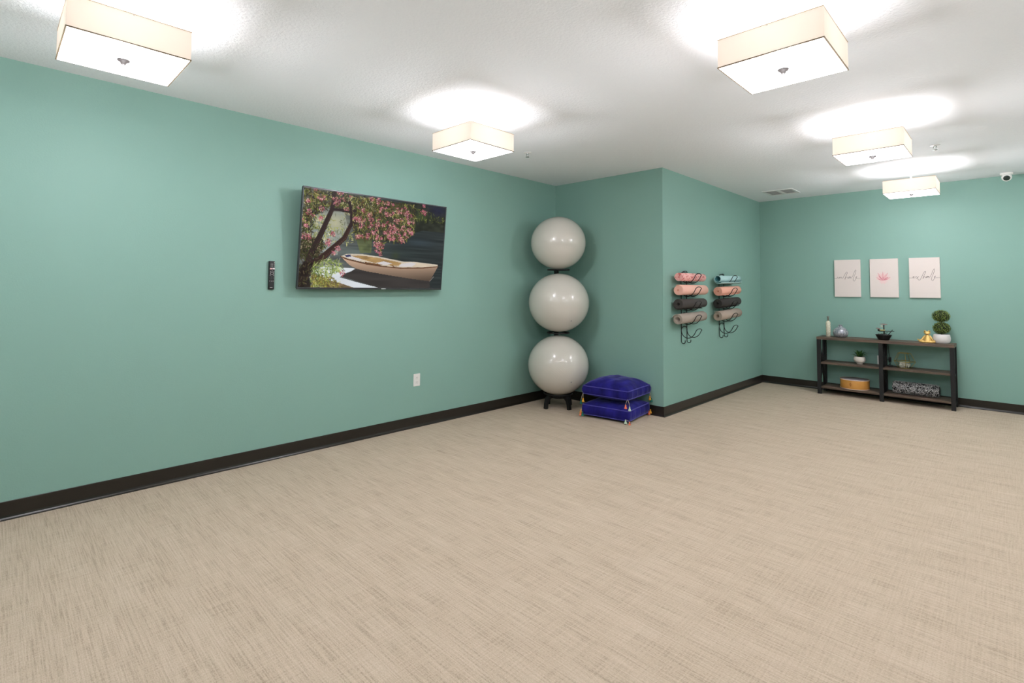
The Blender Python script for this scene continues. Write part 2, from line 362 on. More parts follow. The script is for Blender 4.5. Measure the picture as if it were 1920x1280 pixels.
# ------------------------------------------------------------ television
def paint_picture():
    """the picture on the screen: a boat moored under a flowering tree, painted stroke by stroke"""
    W, Hh = 336, 190
    U, V = np.meshgrid((np.arange(W) + .5) / W, (np.arange(Hh) + .5) / Hh)
    img = np.zeros((Hh, W, 3))
    R = np.random.default_rng(5)
    def smooth(nx, ny):
        g = R.random((ny + 2, nx + 2)); x = U * nx; y = V * ny
        x0 = np.clip(x.astype(int), 0, nx); y0 = np.clip(y.astype(int), 0, ny); fx = x - x0; fy = y - y0
        fx = fx * fx * (3 - 2 * fx); fy = fy * fy * (3 - 2 * fy)
        return (g[y0, x0] * (1 - fx) + g[y0, x0 + 1] * fx) * (1 - fy) + (g[y0 + 1, x0] * (1 - fx) + g[y0 + 1, x0 + 1] * fx) * fy
    def inside(poly):
        m = np.zeros(U.shape, bool); n = len(poly)
        for i in range(n):
            x1, y1 = poly[i]; x2, y2 = poly[(i + 1) % n]
            if y1 == y2: continue
            c = ((V < y1) != (V < y2)) & (U < (x2 - x1) * (V - y1) / (y2 - y1) + x1)
            m ^= c
        return m
    def fill(poly, col, a=1.0, shade=None):
        m = inside(poly); c = np.array(col, float)
        k = np.ones(m.sum()) if shade is None else shade[m]
        img[m] = img[m] * (1 - a) + (c[None] * k[:, None]) * a
    def blob(cu, cv, ru, rv, col, a):
        d = ((U - cu) / ru) ** 2 + ((V - cv) / rv) ** 2; w = np.exp(-d * 1.2)[..., None] * a
        img[:] = img * (1 - w) + np.array(col, float) * w
    def stroke(p, q, w, col, a=0.9):
        x0 = max(0, int((min(p[0], q[0]) - w) * W) - 1); x1 = min(W, int((max(p[0], q[0]) + w) * W) + 2)
        y0 = max(0, int((min(p[1], q[1]) - w * 1.75) * Hh) - 1); y1 = min(Hh, int((max(p[1], q[1]) + w * 1.75) * Hh) + 2)
        if x1 <= x0 or y1 <= y0: return
        u = U[y0:y1, x0:x1]; v = V[y0:y1, x0:x1] * 0.573
        px, py, qx, qy = p[0], p[1] * 0.573, q[0], q[1] * 0.573
        dx, dy = qx - px, qy - py; L = dx * dx + dy * dy + 1e-9
        t = np.clip(((u - px) * dx + (v - py) * dy) / L, 0, 1)
        d = np.hypot(u - px - t * dx, v - py - t * dy)
        m = np.clip((w - d) / (0.0025) + 0.5, 0, 1)[..., None] * a
        img[y0:y1, x0:x1] = img[y0:y1, x0:x1] * (1 - m) + np.array(col, float) * m
    def path(pts, w0, w1, col, a=1.0, hi=None):
        n = len(pts)
        for i in range(n - 1):
            for k in range(6):
                s0, s1 = (i + k / 6) / (n - 1), (i + (k + 1) / 6) / (n - 1)
                p = [pts[i][j] + (pts[i + 1][j] - pts[i][j]) * k / 6 for j in (0, 1)]; q = [pts[i][j] + (pts[i + 1][j] - pts[i][j]) * (k + 1) / 6 for j in (0, 1)]
                stroke(p, q, w0 + (w1 - w0) * s0, col, a)
                if hi is not None:
                    o = (w0 + (w1 - w0) * s0) * 0.55
                    stroke((p[0] + o, p[1]), (q[0] + o, q[1]), o * 0.6, hi, 0.28)
    def scatter(poly, n, fn):
        xs = [p[0] for p in poly]; ys = [p[1] for p in poly]; k = 0; m = inside(poly)
        while k < n:
            u = R.uniform(max(0, min(xs)), min(.999, max(xs))); v = R.uniform(max(0, min(ys)), min(.999, max(ys)))
            if m[int(v * Hh), int(u * W)]: fn(u, v); k += 1
    S = {'white_water': [(0.08, 0.829), (0.158, 0.767), (0.243, 0.786), (0.345, 0.793), (0.317, 0.824), (0.267, 0.856), (0.247, 0.892), (0.351, 0.938), (0.46, 0.98), (0.532, 1.001), (0.331, 0.999), (0.207, 0.941), (0.136, 0.895)], 'haze': [(0.034, 0.301), (0.137, 0.225), (0.247, 0.204), (0.275, 0.342), (0.232, 0.514), (0.223, 0.657), (0.141, 0.664), (0.095, 0.53), (0.033, 0.447)], 'boat_shadow': [(0.254, 0.88), (0.317, 0.824), (0.345, 0.793), (0.542, 0.846), (0.904, 0.915), (0.909, 1.011), (0.533, 1.011), (0.389, 0.944)], 'hull': [(0.245, 0.673), (0.289, 0.699), (0.418, 0.74), (0.538, 0.76), (0.663, 0.77), (0.841, 0.757), (0.965, 0.734), (0.938, 0.818), (0.904, 0.915), (0.756, 0.892), (0.583, 0.857), (0.422, 0.82), (0.345, 0.793), (0.299, 0.753)], 'inside': [(0.249, 0.669), (0.28, 0.646), (0.316, 0.64), (0.383, 0.638), (0.493, 0.653), (0.686, 0.697), (0.765, 0.692), (0.962, 0.713), (0.964, 0.731), (0.84, 0.752), (0.663, 0.764), (0.537, 0.753), (0.418, 0.73), (0.289, 0.69)], 'floor_in': [(0.295, 0.663), (0.384, 0.65), (0.493, 0.666), (0.669, 0.709), (0.645, 0.745), (0.496, 0.732), (0.386, 0.692)], 'seat1': [(0.48, 0.723), (0.535, 0.701), (0.602, 0.722), (0.545, 0.744)], 'seat2': [(0.646, 0.754), (0.67, 0.718), (0.747, 0.696), (0.784, 0.711), (0.75, 0.748)], 'seat3': [(0.267, 0.671), (0.302, 0.656), (0.386, 0.692), (0.364, 0.709)], 'bowblue': [(0.266, 0.656), (0.305, 0.644), (0.31, 0.668), (0.278, 0.674)], 'bank': [(0.061, 1.006), (0.109, 0.896), (0.178, 0.924), (0.249, 0.952), (0.339, 0.999)], 'mass': [(0.0, 1.006), (-0.001, 0.81), (0.025, 0.741), (0.077, 0.749), (0.063, 0.898), (0.074, 1.005)], 'tr1': [(0.184, -0.005), (0.177, 0.124), (0.17, 0.196), (0.141, 0.328), (0.118, 0.436), (0.095, 0.53), (0.061, 0.67), (0.029, 0.831), (0.015, 0.989)], 'tr2': [(0.301, 0.302), (0.287, 0.364), (0.259, 0.476), (0.193, 0.589), (0.135, 0.687), (0.078, 0.76), (0.035, 0.831), (0.014, 0.944)], 'br': [(0.18, 0.188), (0.232, 0.186), (0.283, 0.192), (0.319, 0.173)], 'br2': [(0.279, 0.091), (0.292, 0.196), (0.297, 0.315)], 'br3': [(0.29, 0.352), (0.324, 0.293)], 'shrub': [(-0.009, 0.52), (0.041, 0.491), (0.12, 0.493), (0.137, 0.572), (0.101, 0.667), (0.05, 0.717), (-0.002, 0.698)], 'leaf_top': [(0.0, 0.006), (0.312, 0.006), (0.465, 0.014), (0.51, 0.117), (0.397, 0.25), (0.284, 0.221), (0.217, 0.163), (0.135, 0.168), (0.084, 0.235), (0.048, 0.332), (0.005, 0.384)], 'canopy': [(0.301, 0.098), (0.505, 0.018), (0.734, 0.021), (0.757, 0.135), (0.749, 0.348), (0.676, 0.476), (0.59, 0.46), (0.525, 0.48), (0.515, 0.608), (0.473, 0.561), (0.453, 0.464), (0.368, 0.462), (0.314, 0.409), (0.308, 0.265)], 'hill': [(0.698, 0.015), (0.768, -0.0), (0.999, 0.077), (1.011, 0.312), (0.82, 0.312), (0.749, 0.348), (0.74, 0.164)], 'lowleaf': [(0.077, 0.749), (0.156, 0.709), (0.239, 0.691), (0.257, 0.797), (0.216, 0.823), (0.172, 0.93), (0.114, 1.0), (0.067, 0.988), (0.069, 0.875)], 'bl': [(0.028, 0.133), (0.111, 0.081), (0.211, 0.006), (0.195, 0.121), (0.109, 0.196), (0.038, 0.244), (0.106, 0.294), (0.024, 0.381), (0.009, 0.484), (0.041, 0.491), (0.187, 0.444), (0.16, 0.552), (0.221, 0.592), (0.198, 0.641), (0.26, 0.85), (0.371, 0.163), (0.323, 0.263), (0.36, 0.274), (0.426, 0.023), (0.473, 0.025), (0.539, 0.048), (0.494, 0.12), (0.536, 0.169), (0.617, 0.128), (0.694, 0.12), (0.429, 0.257), (0.477, 0.298), (0.517, 0.298), (0.568, 0.322), (0.601, 0.317), (0.622, 0.237), (0.708, 0.229), (0.713, 0.327), (0.731, 0.351), (0.68, 0.371), (0.647, 0.414), (0.666, 0.457), (0.597, 0.433), (0.553, 0.375), (0.508, 0.445), (0.487, 0.51), (0.516, 0.532), (0.486, 0.579), (0.375, 0.443), (0.345, 0.453), (0.45, 0.39), (0.413, 0.432), (0.418, 0.197), (0.809, 0.085), (0.828, 0.102), (0.815, 0.017), (0.507, 0.614), (0.162, 0.523), (0.564, 0.425), (0.668, 0.307), (0.529, 0.379)], 'horizon': [(0.331, 0.455), (0.353, 0.452), (0.445, 0.465), (0.444, 0.614), (0.368, 0.621)]}
    g = np.clip(U * 1.5, 0, 1)[..., None]
    base = np.array([118, 122, 118.]) * (1 - g) + np.array([46, 52, 52.]) * g
    img[:] = base * (0.82 + 0.36 * smooth(5, 60)[..., None])
    blob(0.80, 0.46, 0.14, 0.05, (66, 80, 88), 0.6); blob(0.60, 0.60, 0.25, 0.06, (60, 72, 70), 0.6)
    fill(S['haze'], (148, 156, 152), 0.75, 0.85 + 0.3 * smooth(9, 9)); blob(0.20, 0.33, 0.08, 0.12, (205, 200, 160), 0.7); blob(0.15, 0.5, 0.08, 0.1, (170, 176, 176), 0.6)
    blob(0.33, 0.62, 0.10, 0.05, (110, 124, 118), 0.6)
    fill(S['horizon'], (112, 122, 62), 0.55, 0.7 + 0.6 * smooth(40, 26)); blob(0.62, 0.63, 0.03, 0.05, (62, 70, 46), 0.6)
    fill(S['hill'], (44, 47, 38), 0.95, 0.75 + 0.5 * smooth(40, 30))
    blob(0.93, 0.06, 0.09, 0.08, (36, 36, 62), 0.7); blob(0.80, 0.15, 0.06, 0.05, (70, 84, 44), 0.6)
    fill(S['white_water'], (222, 228, 233), 1.0, 0.95 + 0.08 * smooth(8, 12))
    fill(S['boat_shadow'], (60, 56, 54), 1.0, 0.9 + 0.2 * smooth(6, 30))
    fill(S['bank'], (112, 96, 72), 1.0, 0.7 + 0.6 * smooth(50, 40))
    hs = 1.10 - 0.55 * np.clip((V - 0.70) / 0.20, 0, 1) - 0.12 * np.clip((U - 0.7) / 0.3, 0, 1)
    fill(S['hull'], (186, 156, 132), 1.0, hs)
    fill(S['inside'], (206, 190, 168), 1.0, 0.93 + 0.14 * smooth(20, 20)); fill(S['floor_in'], (166, 134, 88), 1.0, 0.85 + 0.3 * smooth(22, 40))
    for k in ('seat1', 'seat2', 'seat3'): fill(S[k], (214, 208, 208), 1.0)
    fill([(0.40, 0.715), (0.53, 0.74), (0.50, 0.748), (0.41, 0.73)], (110, 74, 44), .9); fill([(0.58, 0.742), (0.645, 0.748), (0.61, 0.756)], (110, 74, 44), .9)
    fill(S['bowblue'], (58, 62, 96), 1.0)
    rim = S['hull'][:7]
    for i in range(6): stroke(rim[i], rim[i + 1], 0.0035, (96, 62, 42))
    top = S['inside'][:8]
    for i in range(7): stroke(top[i], top[i + 1], 0.0022, (226, 214, 196), 0.8)
    stroke((0.905, 0.915), (0.935, 0.86), .002, (200, 180, 170), .6); stroke((0.24, 0.69), (0.23, 0.76), 0.0012, (220, 220, 220), .7)
    # foliage behind the trunks
    def leaf(pal, L=0.022, w=0.0028, droop=0.5):
        def f(u, v):
            a = R.normal(droop * PI, 0.9); l = L * R.uniform(.5, 1.3); c = pal[R.integers(len(pal))]
            stroke((u, v), (u + math.cos(a) * l, v + math.sin(a) * l * 1.75), w * R.uniform(.6, 1.3), np.array(c) * R.uniform(.75, 1.2), 0.85)
        return f
    darkp = [(46, 44, 34), (58, 60, 36), (70, 74, 42), (40, 36, 34), (86, 74, 50)]
    lite = [(168, 168, 96), (196, 190, 130), (130, 140, 66), (214, 206, 160), (96, 106, 48)]
    midp = [(104, 108, 48), (128, 126, 58), (74, 80, 40), (90, 62, 44), (150, 140, 80), (60, 60, 40)]
    fill(S['leaf_top'], (74, 70, 50), 0.45); fill(S['canopy'], (64, 60, 44), 0.72, 0.8 + 0.4 * smooth(30, 30))
    scatter(S['leaf_top'], 620, leaf(darkp)); scatter(S['leaf_top'], 260, leaf(lite, 0.02, 0.002)); scatter(S['leaf_top'], 160, leaf(midp))
    scatter(S['canopy'], 520, leaf(midp, 0.02)); scatter(S['canopy'], 260, leaf(darkp, 0.02)); scatter(S['canopy'], 120, leaf(lite, 0.014, 0.0018))
    scatter([(0, .25), (.14, .22), (.2, .4), (.1, .62), (0, .66)], 230, leaf(lite, 0.02, 0.002)); scatter([(0, .2), (.07, .2), (.06, .66), (0, .66)], 130, leaf(darkp))
    scatter(S['shrub'], 420, leaf(darkp, 0.02)); scatter(S['shrub'], 60, leaf([(180, 150, 130), (150, 140, 110)], 0.008, 0.0018))
    scatter([(.76, .05), (.99, .12), (.99, .2), (.76, .2)], 90, leaf([(120, 128, 58), (88, 96, 46), (60, 66, 36)], 0.012, 0.0018))
    scatter(S['haze'], 150, leaf(lite + [(120, 124, 96), (96, 100, 70)], 0.016, 0.0016)); scatter([(.2, .5), (.3, .35), (.36, .4), (.3, .56)], 60, leaf(lite, 0.014, 0.0016))
    # trunks
    path(S['tr1'], 0.011, 0.020, (52, 40, 38), hi=(96, 74, 64)); path(S['tr2'], 0.010, 0.027, (58, 42, 38), hi=(124, 92, 74))
    for k in ('br', 'br2', 'br3'): path(S[k], 0.008, 0.007, (50, 38, 38))
    fill(S['mass'], (44, 36, 32), 0.9, 0.7 + 0.6 * smooth(30, 30)); scatter([(0, .55), (.14, .55), (.1, .95), (0, .98)], 160, leaf(darkp + [(96, 84, 60)], 0.016, 0.002))
    scatter(S['lowleaf'], 230, leaf([(128, 146, 70), (164, 178, 106), (98, 120, 58), (190, 196, 140)], 0.03, 0.0022, 0.25))
    scatter([(.07, .86), (.2, .88), (.27, 1), (.08, 1)], 200, leaf([(150, 146, 60), (116, 100, 56), (84, 74, 44), (176, 168, 90)], 0.014, 0.002))
    # blossoms
    pinks = [(196, 108, 118), (222, 156, 152), (180, 88, 104), (236, 192, 182), (192, 104, 142), (132, 62, 72), (214, 140, 136), (110, 58, 56)]
    def bloom(u, v, r=0.015, n=26):
        for _ in range(n):
            a = R.uniform(0, 2 * PI); d = r * math.sqrt(R.random()); x, y = u + d * math.cos(a), v + d * math.sin(a) * 1.75
            b_ = R.uniform(0, 2 * PI); l = R.uniform(.002, .006)
            stroke((x, y), (x + l * math.cos(b_), y + l * math.sin(b_) * 1.75), 0.0019, np.array(pinks[R.integers(8)]) * R.uniform(.8, 1.12), 0.9)
    for (u, v) in S['bl']: bloom(u, v, R.uniform(.011, .019), 34)
    scatter(S['canopy'], 70, lambda u, v: bloom(u, v, 0.011, 12)); scatter(S['canopy'], 260, leaf(midp + darkp, 0.012, 0.0017)); scatter(S['canopy'], 60, leaf(lite, 0.010, 0.0014))
    scatter(S['leaf_top'], 16, lambda u, v: bloom(u, v, 0.010, 9)); scatter(S['leaf_top'], 140, leaf(darkp + midp, 0.016, 0.0018))
    img[:] = np.clip(img * 0.98 + 4, 0, 255)
    s = img / 255; return np.where(s <= 0.04045, s / 12.92, ((s + 0.055) / 1.055) ** 2.4)

TW, TH, TILT = 1.354, 0.776, math.radians(5.03)
t = thing('television', 'wide flat television tilted forward, showing a boat under a pink flowering tree', 'television')
st_, ct_ = math.sin(TILT), math.cos(TILT)
t.matrix_world = Matrix(((0, st_, ct_, -D1 + 0.080), (1, 0, 0, 2.288), (0, ct_, -st_, 1.244), (0, 0, 0, 1)))
GLOSSK = mat('dark_grey_tv_plastic', (34, 36, 37), 0.35)
MB().box((-TW / 2 + .004, .004, -.034), (TW / 2 - .004, TH - .004, -.003), .004).box((-.42, .06, -.052), (.42, .48, -.03), .01).build('casing', GLOSSK, t)
bz = MB(); w = 0.009; hw = TW / 2
bz.box((-hw, 0, -.012), (hw, .015, 0), .0015); bz.box((-hw, TH - w, -.012), (hw, TH, 0), .0015)
bz.box((-hw, .015, -.012), (-hw + w, TH - w, 0), .0015); bz.box((hw - w, .015, -.012), (hw, TH - w, 0), .0015)
bz.build('bezel', mat('satin_grey_bezel', (62, 64, 66), 0.3, metal=0.4), t)
pic = paint_picture(); ph, pw = pic.shape[:2]
x0, x1, z0, z1 = -hw + w, hw - w, .015, TH - w
gx = np.linspace(x0, x1, pw + 1); gy = np.linspace(z1, z0, ph + 1)
vx = [(float(a), float(b), -0.0025) for b in gy for a in gx]
fc = [(j * (pw + 1) + i, (j + 1) * (pw + 1) + i, (j + 1) * (pw + 1) + i + 1, j * (pw + 1) + i + 1) for j in range(ph) for i in range(pw)]
me = bpy.data.meshes.new('screen'); me.from_pydata(vx, [], fc)
ca = me.color_attributes.new('picture', 'FLOAT_COLOR', 'CORNER')
ca.data.foreach_set('color', np.repeat(np.concatenate([pic.reshape(-1, 3), np.ones((pw * ph, 1))], 1), 4, axis=0).astype(np.float32).ravel())
sm = mat('screen_picture', (4, 4, 5), 0.35)
nt = sm.node_tree; at_ = nt.nodes.new('ShaderNodeVertexColor'); at_.layer_name = 'picture'
nt.links.new(at_.outputs[0], nt.nodes['Principled BSDF'].inputs['Emission Color']); nt.nodes['Principled BSDF'].inputs['Emission Strength'].default_value = 0.95
nt.nodes['Principled BSDF'].inputs['Specular IOR Level'].default_value = 0.04
me.materials.append(sm); so = bpy.data.objects.new('screen', me); C.objects.link(so); so.parent = t
MB().box((0.040, 0.0045, 0), (0.082, 0.0095, 0.0012)).build('badge', mat('badge_silver', (205, 210, 208), 0.3), t)
br = MB(); br.box((-.22, .20, -.062), (.22, .52, -.050), .003)
for s in (-1, 1): br.box((s * .17 - .012, .27, -.100), (s * .17 + .012, .45, -.06))
br.build('wall_bracket', BLACKM, t)

t = thing('remote_control', 'black remote control with small white buttons fixed to the wall left of the television', 'remote', (-D1, 1.452, 1.3455), PI / 2)
MB().box((-.0205, -.020, -.105), (.0205, 0, .105), .006).build('body', BLACKP, t)
btn = mat('pale_button_print', (190, 180, 180), 0.5); btr = mat('pink_white_button', (222, 176, 176), 0.5); btd = mat('dark_button', (30, 30, 33), 0.4)
def rb(px, py, w_, h_, m_, nm='button'):
    x = (px - 397) * .00027; z = .105 - (py - 255) * .000273
    return MB().box((x - w_ / 2, -.0215, z - h_ / 2), (x + w_ / 2, -.0195, z + h_ / 2), .0006).build(nm, m_, t)
rb(452, 292, .006, .004, btn)
for y in (322, 352, 385, 415):
    for x in (368, 410, 450): rb(x, y, .0042, .003, btn)
rb(371, 465, .016, .011, btr); rb(440, 462, .016, .011, mat('white_button', (226, 214, 214), .5))
for x, y in ((357, 540), (403, 520), (445, 545), (352, 640), (443, 640), (345, 797), (388, 800), (432, 797)): rb(x, y, .0045, .004, btn)
dp = MB(); dp.tube([((397 - 397) * .00027 + .010 * math.cos(a), -.0205, .105 - (590 - 255) * .000273 + .010 * math.sin(a)) for a in [2 * PI * k / 20 for k in range(20)]], .0012, 6, closed=True)
dp.build('navigation_ring', btn, t)
for x in (348, 394, 440): rb(x, 710, .006, .018, btd, 'rocker_button')
for x, y in ((348, 690), (348, 725), (394, 680), (394, 705), (394, 735), (440, 690), (440, 725)): rb(x, y, .003, .003, btn)
rb(385, 970, .018, .004, btn, 'badge')

# ------------------------------------------------------------ exercise balls on their stand
def ball_mat(name, rotx, rotz):
    m = mat(name, (206, 200, 190), 0.26, spec=0.5, coat=0.5)
    nt = m.node_tree; tc = nt.nodes.new('ShaderNodeTexCoord'); mp = nt.nodes.new('ShaderNodeMapping'); mp.inputs['Rotation'].default_value = (rotx, 0, rotz)
    wv = nt.nodes.new('ShaderNodeTexWave'); wv.wave_type = 'BANDS'; wv.bands_direction = 'Z'; wv.inputs['Scale'].default_value = 22; wv.inputs['Distortion'].default_value = 0.6
    bp = nt.nodes.new('ShaderNodeBump'); bp.inputs['Strength'].default_value = 0.10; bp.inputs['Distance'].default_value = 0.0015
    nt.links.new(tc.outputs['Object'], mp.inputs['Vector']); nt.links.new(mp.outputs[0], wv.inputs['Vector']); nt.links.new(wv.outputs['Fac'], bp.inputs['Height'])
    nt.links.new(bp.outputs[0], nt.nodes['Principled BSDF'].inputs['Normal'])
    return m
BX, BY = -3.515, 4.315
cz = {0: (0.4475, .3245, .3145), 1: (1.1140, .3245, .3135), 2: (1.7600, .2965, .2845)}
blabel = {0: 'grey exercise ball at the bottom of the stack in the corner', 1: 'grey exercise ball in the middle of the corner stack', 2: 'smallest grey exercise ball, topmost in the corner stack'}
for k in (0, 1, 2):
    z, r, rz_ = cz[k]
    t = thing('exercise_ball', blabel[k], 'exercise ball', (BX + (0.006 if k < 2 else -.004), BY + (0.0 if k else -.004), z - rz_), 0, 'stacked exercise balls')
    m = MB(); m.ell((0, 0, rz_), (r, r, rz_), 64, 40)
    bm_ = m.build('ball_skin', ball_mat('pearl_grey_rubber_%s' % 'abc'[k], (0.9, 0.25, 0.5)[k], (0.6, 0.3, 0.2)[k]), t)
    if k < 2:
        # valve plug with its moulded rings, low on the side towards the room
        el, az = (-0.45, -0.42) if k == 0 else (-0.62, -0.38)
        d = Vector((math.cos(el) * math.cos(az), math.cos(el) * math.sin(az), math.sin(el)))
        n_ = Vector((d.x / r, d.y / r, d.z / rz_)).normalized(); c0 = Vector((d.x * r, d.y * r, d.z * rz_ + rz_))
        q = n_.to_track_quat('Z', 'Y').to_matrix()
        vm = MB(); vm.lathe([(0, 0.003), (.006, .003), (.0075, .0), (0, -.004)], 16)
        vo = vm.build('valve', mat('valve_grey_%d' % k, (150, 148, 150), .4), t); vo.matrix_local = Matrix.Translation(c0) @ q.to_4x4()

t = thing('ball_stand', 'black metal ball stand with feet, hidden pole and ring trays holding three balls', 'stand', (BX, BY, 0))
POLE = Vector((-3.800 - BX, 4.628 - BY, 0))
MB().box((POLE.x - .02, POLE.y - .02, .0), (POLE.x + .02, POLE.y + .02, 1.478), .003).build('pole', BLACKM, t)
for z, r in ((0.148, .15), (0.790, .115), (1.468, .115)):
    g = MB(); g.tube([(r * math.cos(a), r * math.sin(a), z) for a in [2 * PI * k / 40 for k in range(40)]], .0075, 8, closed=True)
    g.build('ring_tray', BLACKM, t)
    d = POLE.normalized()
    MB().tube([(POLE.x, POLE.y, z - .004), (d.x * r, d.y * r, z - .004)], .011, 8).build('arm', BLACKM, t)
for a in (-100, -7, 80, 170):
    a = math.radians(a); c_, s_ = math.cos(a), math.sin(a)
    lg = MB(); nrm = Vector((-s_, c_, 0)) * .020
    prof = [(.07, .148), (.13, .142), (.165, .105), (.178, .05), (.183, .0), (.155, .0), (.150, .045), (.135, .085), (.11, .105), (.07, .108)]
    A = [Vector((c_ * p, s_ * p, z)) - nrm for p, z in prof]; B_ = [Vector((c_ * p, s_ * p, z)) + nrm for p, z in prof]
    lg.loft([A, B_], smooth=False); lg.build('leg', BLACKM, t)
hub = MB(); hub.lathe([(0, .100), (.08, .100), (.10, .125), (.08, .131), (0, .128)], 24); hub.build('hub', BLACKM, t)

# ------------------------------------------------------------ floor cushions
def velvet(name, rgb):
    m = mat(name, rgb, 0.75, spec=0.15, sheen=0.5, bump=(14, 0.35, 0.010))
    nt = m.node_tree; b = nt.nodes['Principled BSDF']; tc = nt.nodes.new('ShaderNodeTexCoord'); mp = nt.nodes.new('ShaderNodeMapping'); mp.inputs['Scale'].default_value = (7, 7, 2.5)
    n = nt.nodes.new('ShaderNodeTexNoise'); n.inputs['Scale'].default_value = 1.6; n.inputs['Detail'].default_value = 4
    rp = nt.nodes.new('ShaderNodeValToRGB'); rp.color_ramp.elements[0].position = .35; rp.color_ramp.elements[1].position = .68
    c = lin(rgb); rp.color_ramp.elements[0].color = (*[x * .62 for x in c], 1); rp.color_ramp.elements[1].color = (*[min(1, x * 1.5 + .003) for x in c], 1)
    nt.links.new(tc.outputs['Object'], mp.inputs['Vector']); nt.links.new(mp.outputs[0], n.inputs['Vector']); nt.links.new(n.outputs['Fac'], rp.inputs[0]); nt.links.new(rp.outputs[0], b.inputs['Base Color'])
    return m
NAVY = velvet('navy_velvet', (26, 22, 104)); PIPE = mat('navy_piping', (66, 60, 150), .7, sheen=.5)
TCOL = {'coral': mat('coral_thread', (232, 118, 84), .8), 'mint': mat('mint_thread', (188, 208, 186), .8), 'mustard': mat('mustard_thread', (222, 160, 50), .8), 'teal': mat('teal_thread', (20, 104, 92), .8)}
CORD = mat('pale_cord', (205, 190, 170), .8)
def cushion(label, loc, rz, hw, z0, z1, crown, seed, tass, pinch=.035, belly=None):
    t = thing('floor_cushion', label, 'cushion', loc, rz, 'stacked velvet floor cushions')
    n = 26; rnd = random.Random(seed); ph = [rnd.uniform(0, 6.28) for _ in range(8)]
    def xy(u, v):
        x = u * hw * (1 - pinch * (1 - v * v)); y = v * hw * (1 - pinch * (1 - u * u))
        c = (abs(u) * abs(v)) ** 7; return x * (1 - .035 * c), y * (1 - .035 * c)
    def bulge(u, v): return (max(0, 1 - abs(u) ** 3.4) * max(0, 1 - abs(v) ** 3.4)) ** .60 * (1 - .12 * (u * u + v * v))
    def wr(u, v):
        return .006 * math.sin(7 * u + 3 * v + ph[0]) * math.sin(5 * v - 2 * u + ph[1]) + .003 * math.sin(17 * u + ph[2]) * math.cos(13 * v + ph[3])
    bm = bmesh.new(); P = [-1 + 2 * i / n for i in range(n + 1)]
    top = {}; bot = {}
    bel = crown if belly is None else belly
    for i, u in enumerate(P):
        for j, v in enumerate(P):
            x, y = xy(u, v); b_ = bulge(u, v)
            top[i, j] = bm.verts.new((x, y, z1 + crown * b_ + wr(u, v) * b_)); bot[i, j] = bm.verts.new((x, y, z0 - bel * b_))
    for i in range(n):
        for j in range(n):
            bm.faces.new((top[i, j], top[i + 1, j], top[i + 1, j + 1], top[i, j + 1])); bm.faces.new((bot[i, j], bot[i, j + 1], bot[i + 1, j + 1], bot[i + 1, j]))
    loop = [(i, 0) for i in range(n)] + [(n, j) for j in range(n)] + [(i, n) for i in range(n, 0, -1)] + [(0, j) for j in range(n, 0, -1)]
    mid = []
    for s in (.33, .67):
        ring = []
        for k, (i, j) in enumerate(loop):
            a, b_ = bot[i, j].co, top[i, j].co; p = a.lerp(b_, s)
            q = Vector((p.x, p.y, 0)).normalized() * (.008 + .004 * math.sin(k * 1.1 + ph[4]) + .003 * math.sin(k * 2.3 + ph[5])); ring.append(bm.verts.new(p + q))
        mid.append(ring)
    L_ = len(loop)
    for k in range(L_):
        k2 = (k + 1) % L_; b0, b1, t0, t1 = bot[loop[k]], bot[loop[k2]], top[loop[k]], top[loop[k2]]
        bm.faces.new((b0, b1, mid[0][k2], mid[0][k])); bm.faces.new((mid[0][k], mid[0][k2], mid[1][k2], mid[1][k])); bm.faces.new((mid[1][k], mid[1][k2], t1, t0))
    for f in bm.faces: f.smooth = True
    pipes = [[tuple(d[ij].co) for ij in loop] for d in (top, bot)]
    m = MB(); m.bm.free(); m.bm = bm
    cov = m.build('cover', NAVY, t)
    for pts in pipes:
        q = MB(); q.tube(pts, .0045, 6, closed=True); q.build('piping', PIPE, t)
    for (su, sv), items in tass.items():
        cx, cy = hw * su * .962, hw * sv * .962
        for (colr, dx, dy, drop) in items:
            bx_, by_ = cx + dx, cy + dy; zt_ = z0 + .006
            m = MB(); m.lathe([(0, 0), (.0055, -.001), (.0075, -.007), (.005, -.012), (.009, -.020), (.0145, -.036), (.012, -.039), (0, -.037)], 12)
            for f in m.bm.faces: f.smooth = False
            ts = m.build('tassel', TCOL[colr], t); ts.location = (bx_, by_, zt_ - drop); ts['label'] = colr + ' tassel'
            cd = MB(); cd.tube([(cx - bx_, cy - by_, drop), ((cx - bx_) * .35, (cy - by_) * .35, drop * .5), (0, 0, 0)], .0016, 5); cd.build('cord', CORD, ts)
    return t
cushion('navy velvet floor cushion lying on the carpet, under the other one', (-2.874, 4.448, 0), math.radians(7), .254, .028, .118, .050, 3,
        {(1, -1): [('coral', .016, -.012, .018 - .012 + .001), ('mint', -.018, -.026, -.012)], (-1, -1): [('mustard', -.016, -.010, -.034), ('coral', -.012, -.018, -.014), ('teal', .010, -.020, -.016)],
         (1, 1): [('mustard', .018, -.010, -.022), ('coral', .010, -.030, -.010)]}, belly=.02)
cushion('navy velvet floor cushion on top of the other one', (-2.876, 4.462, 0), math.radians(5), .252, .222, 0.298, .084, 8,
        {(1, -1): [('coral', -.014, -.016, .048), ('mint', .024, -.010, .062)], (-1, -1): [('mustard', .010, -.020, .048), ('teal', -.014, -.018, .070)],
         (1, 1): [('mustard', .008, -.016, .040), ('teal', .016, .000, .060)]}, belly=.045)

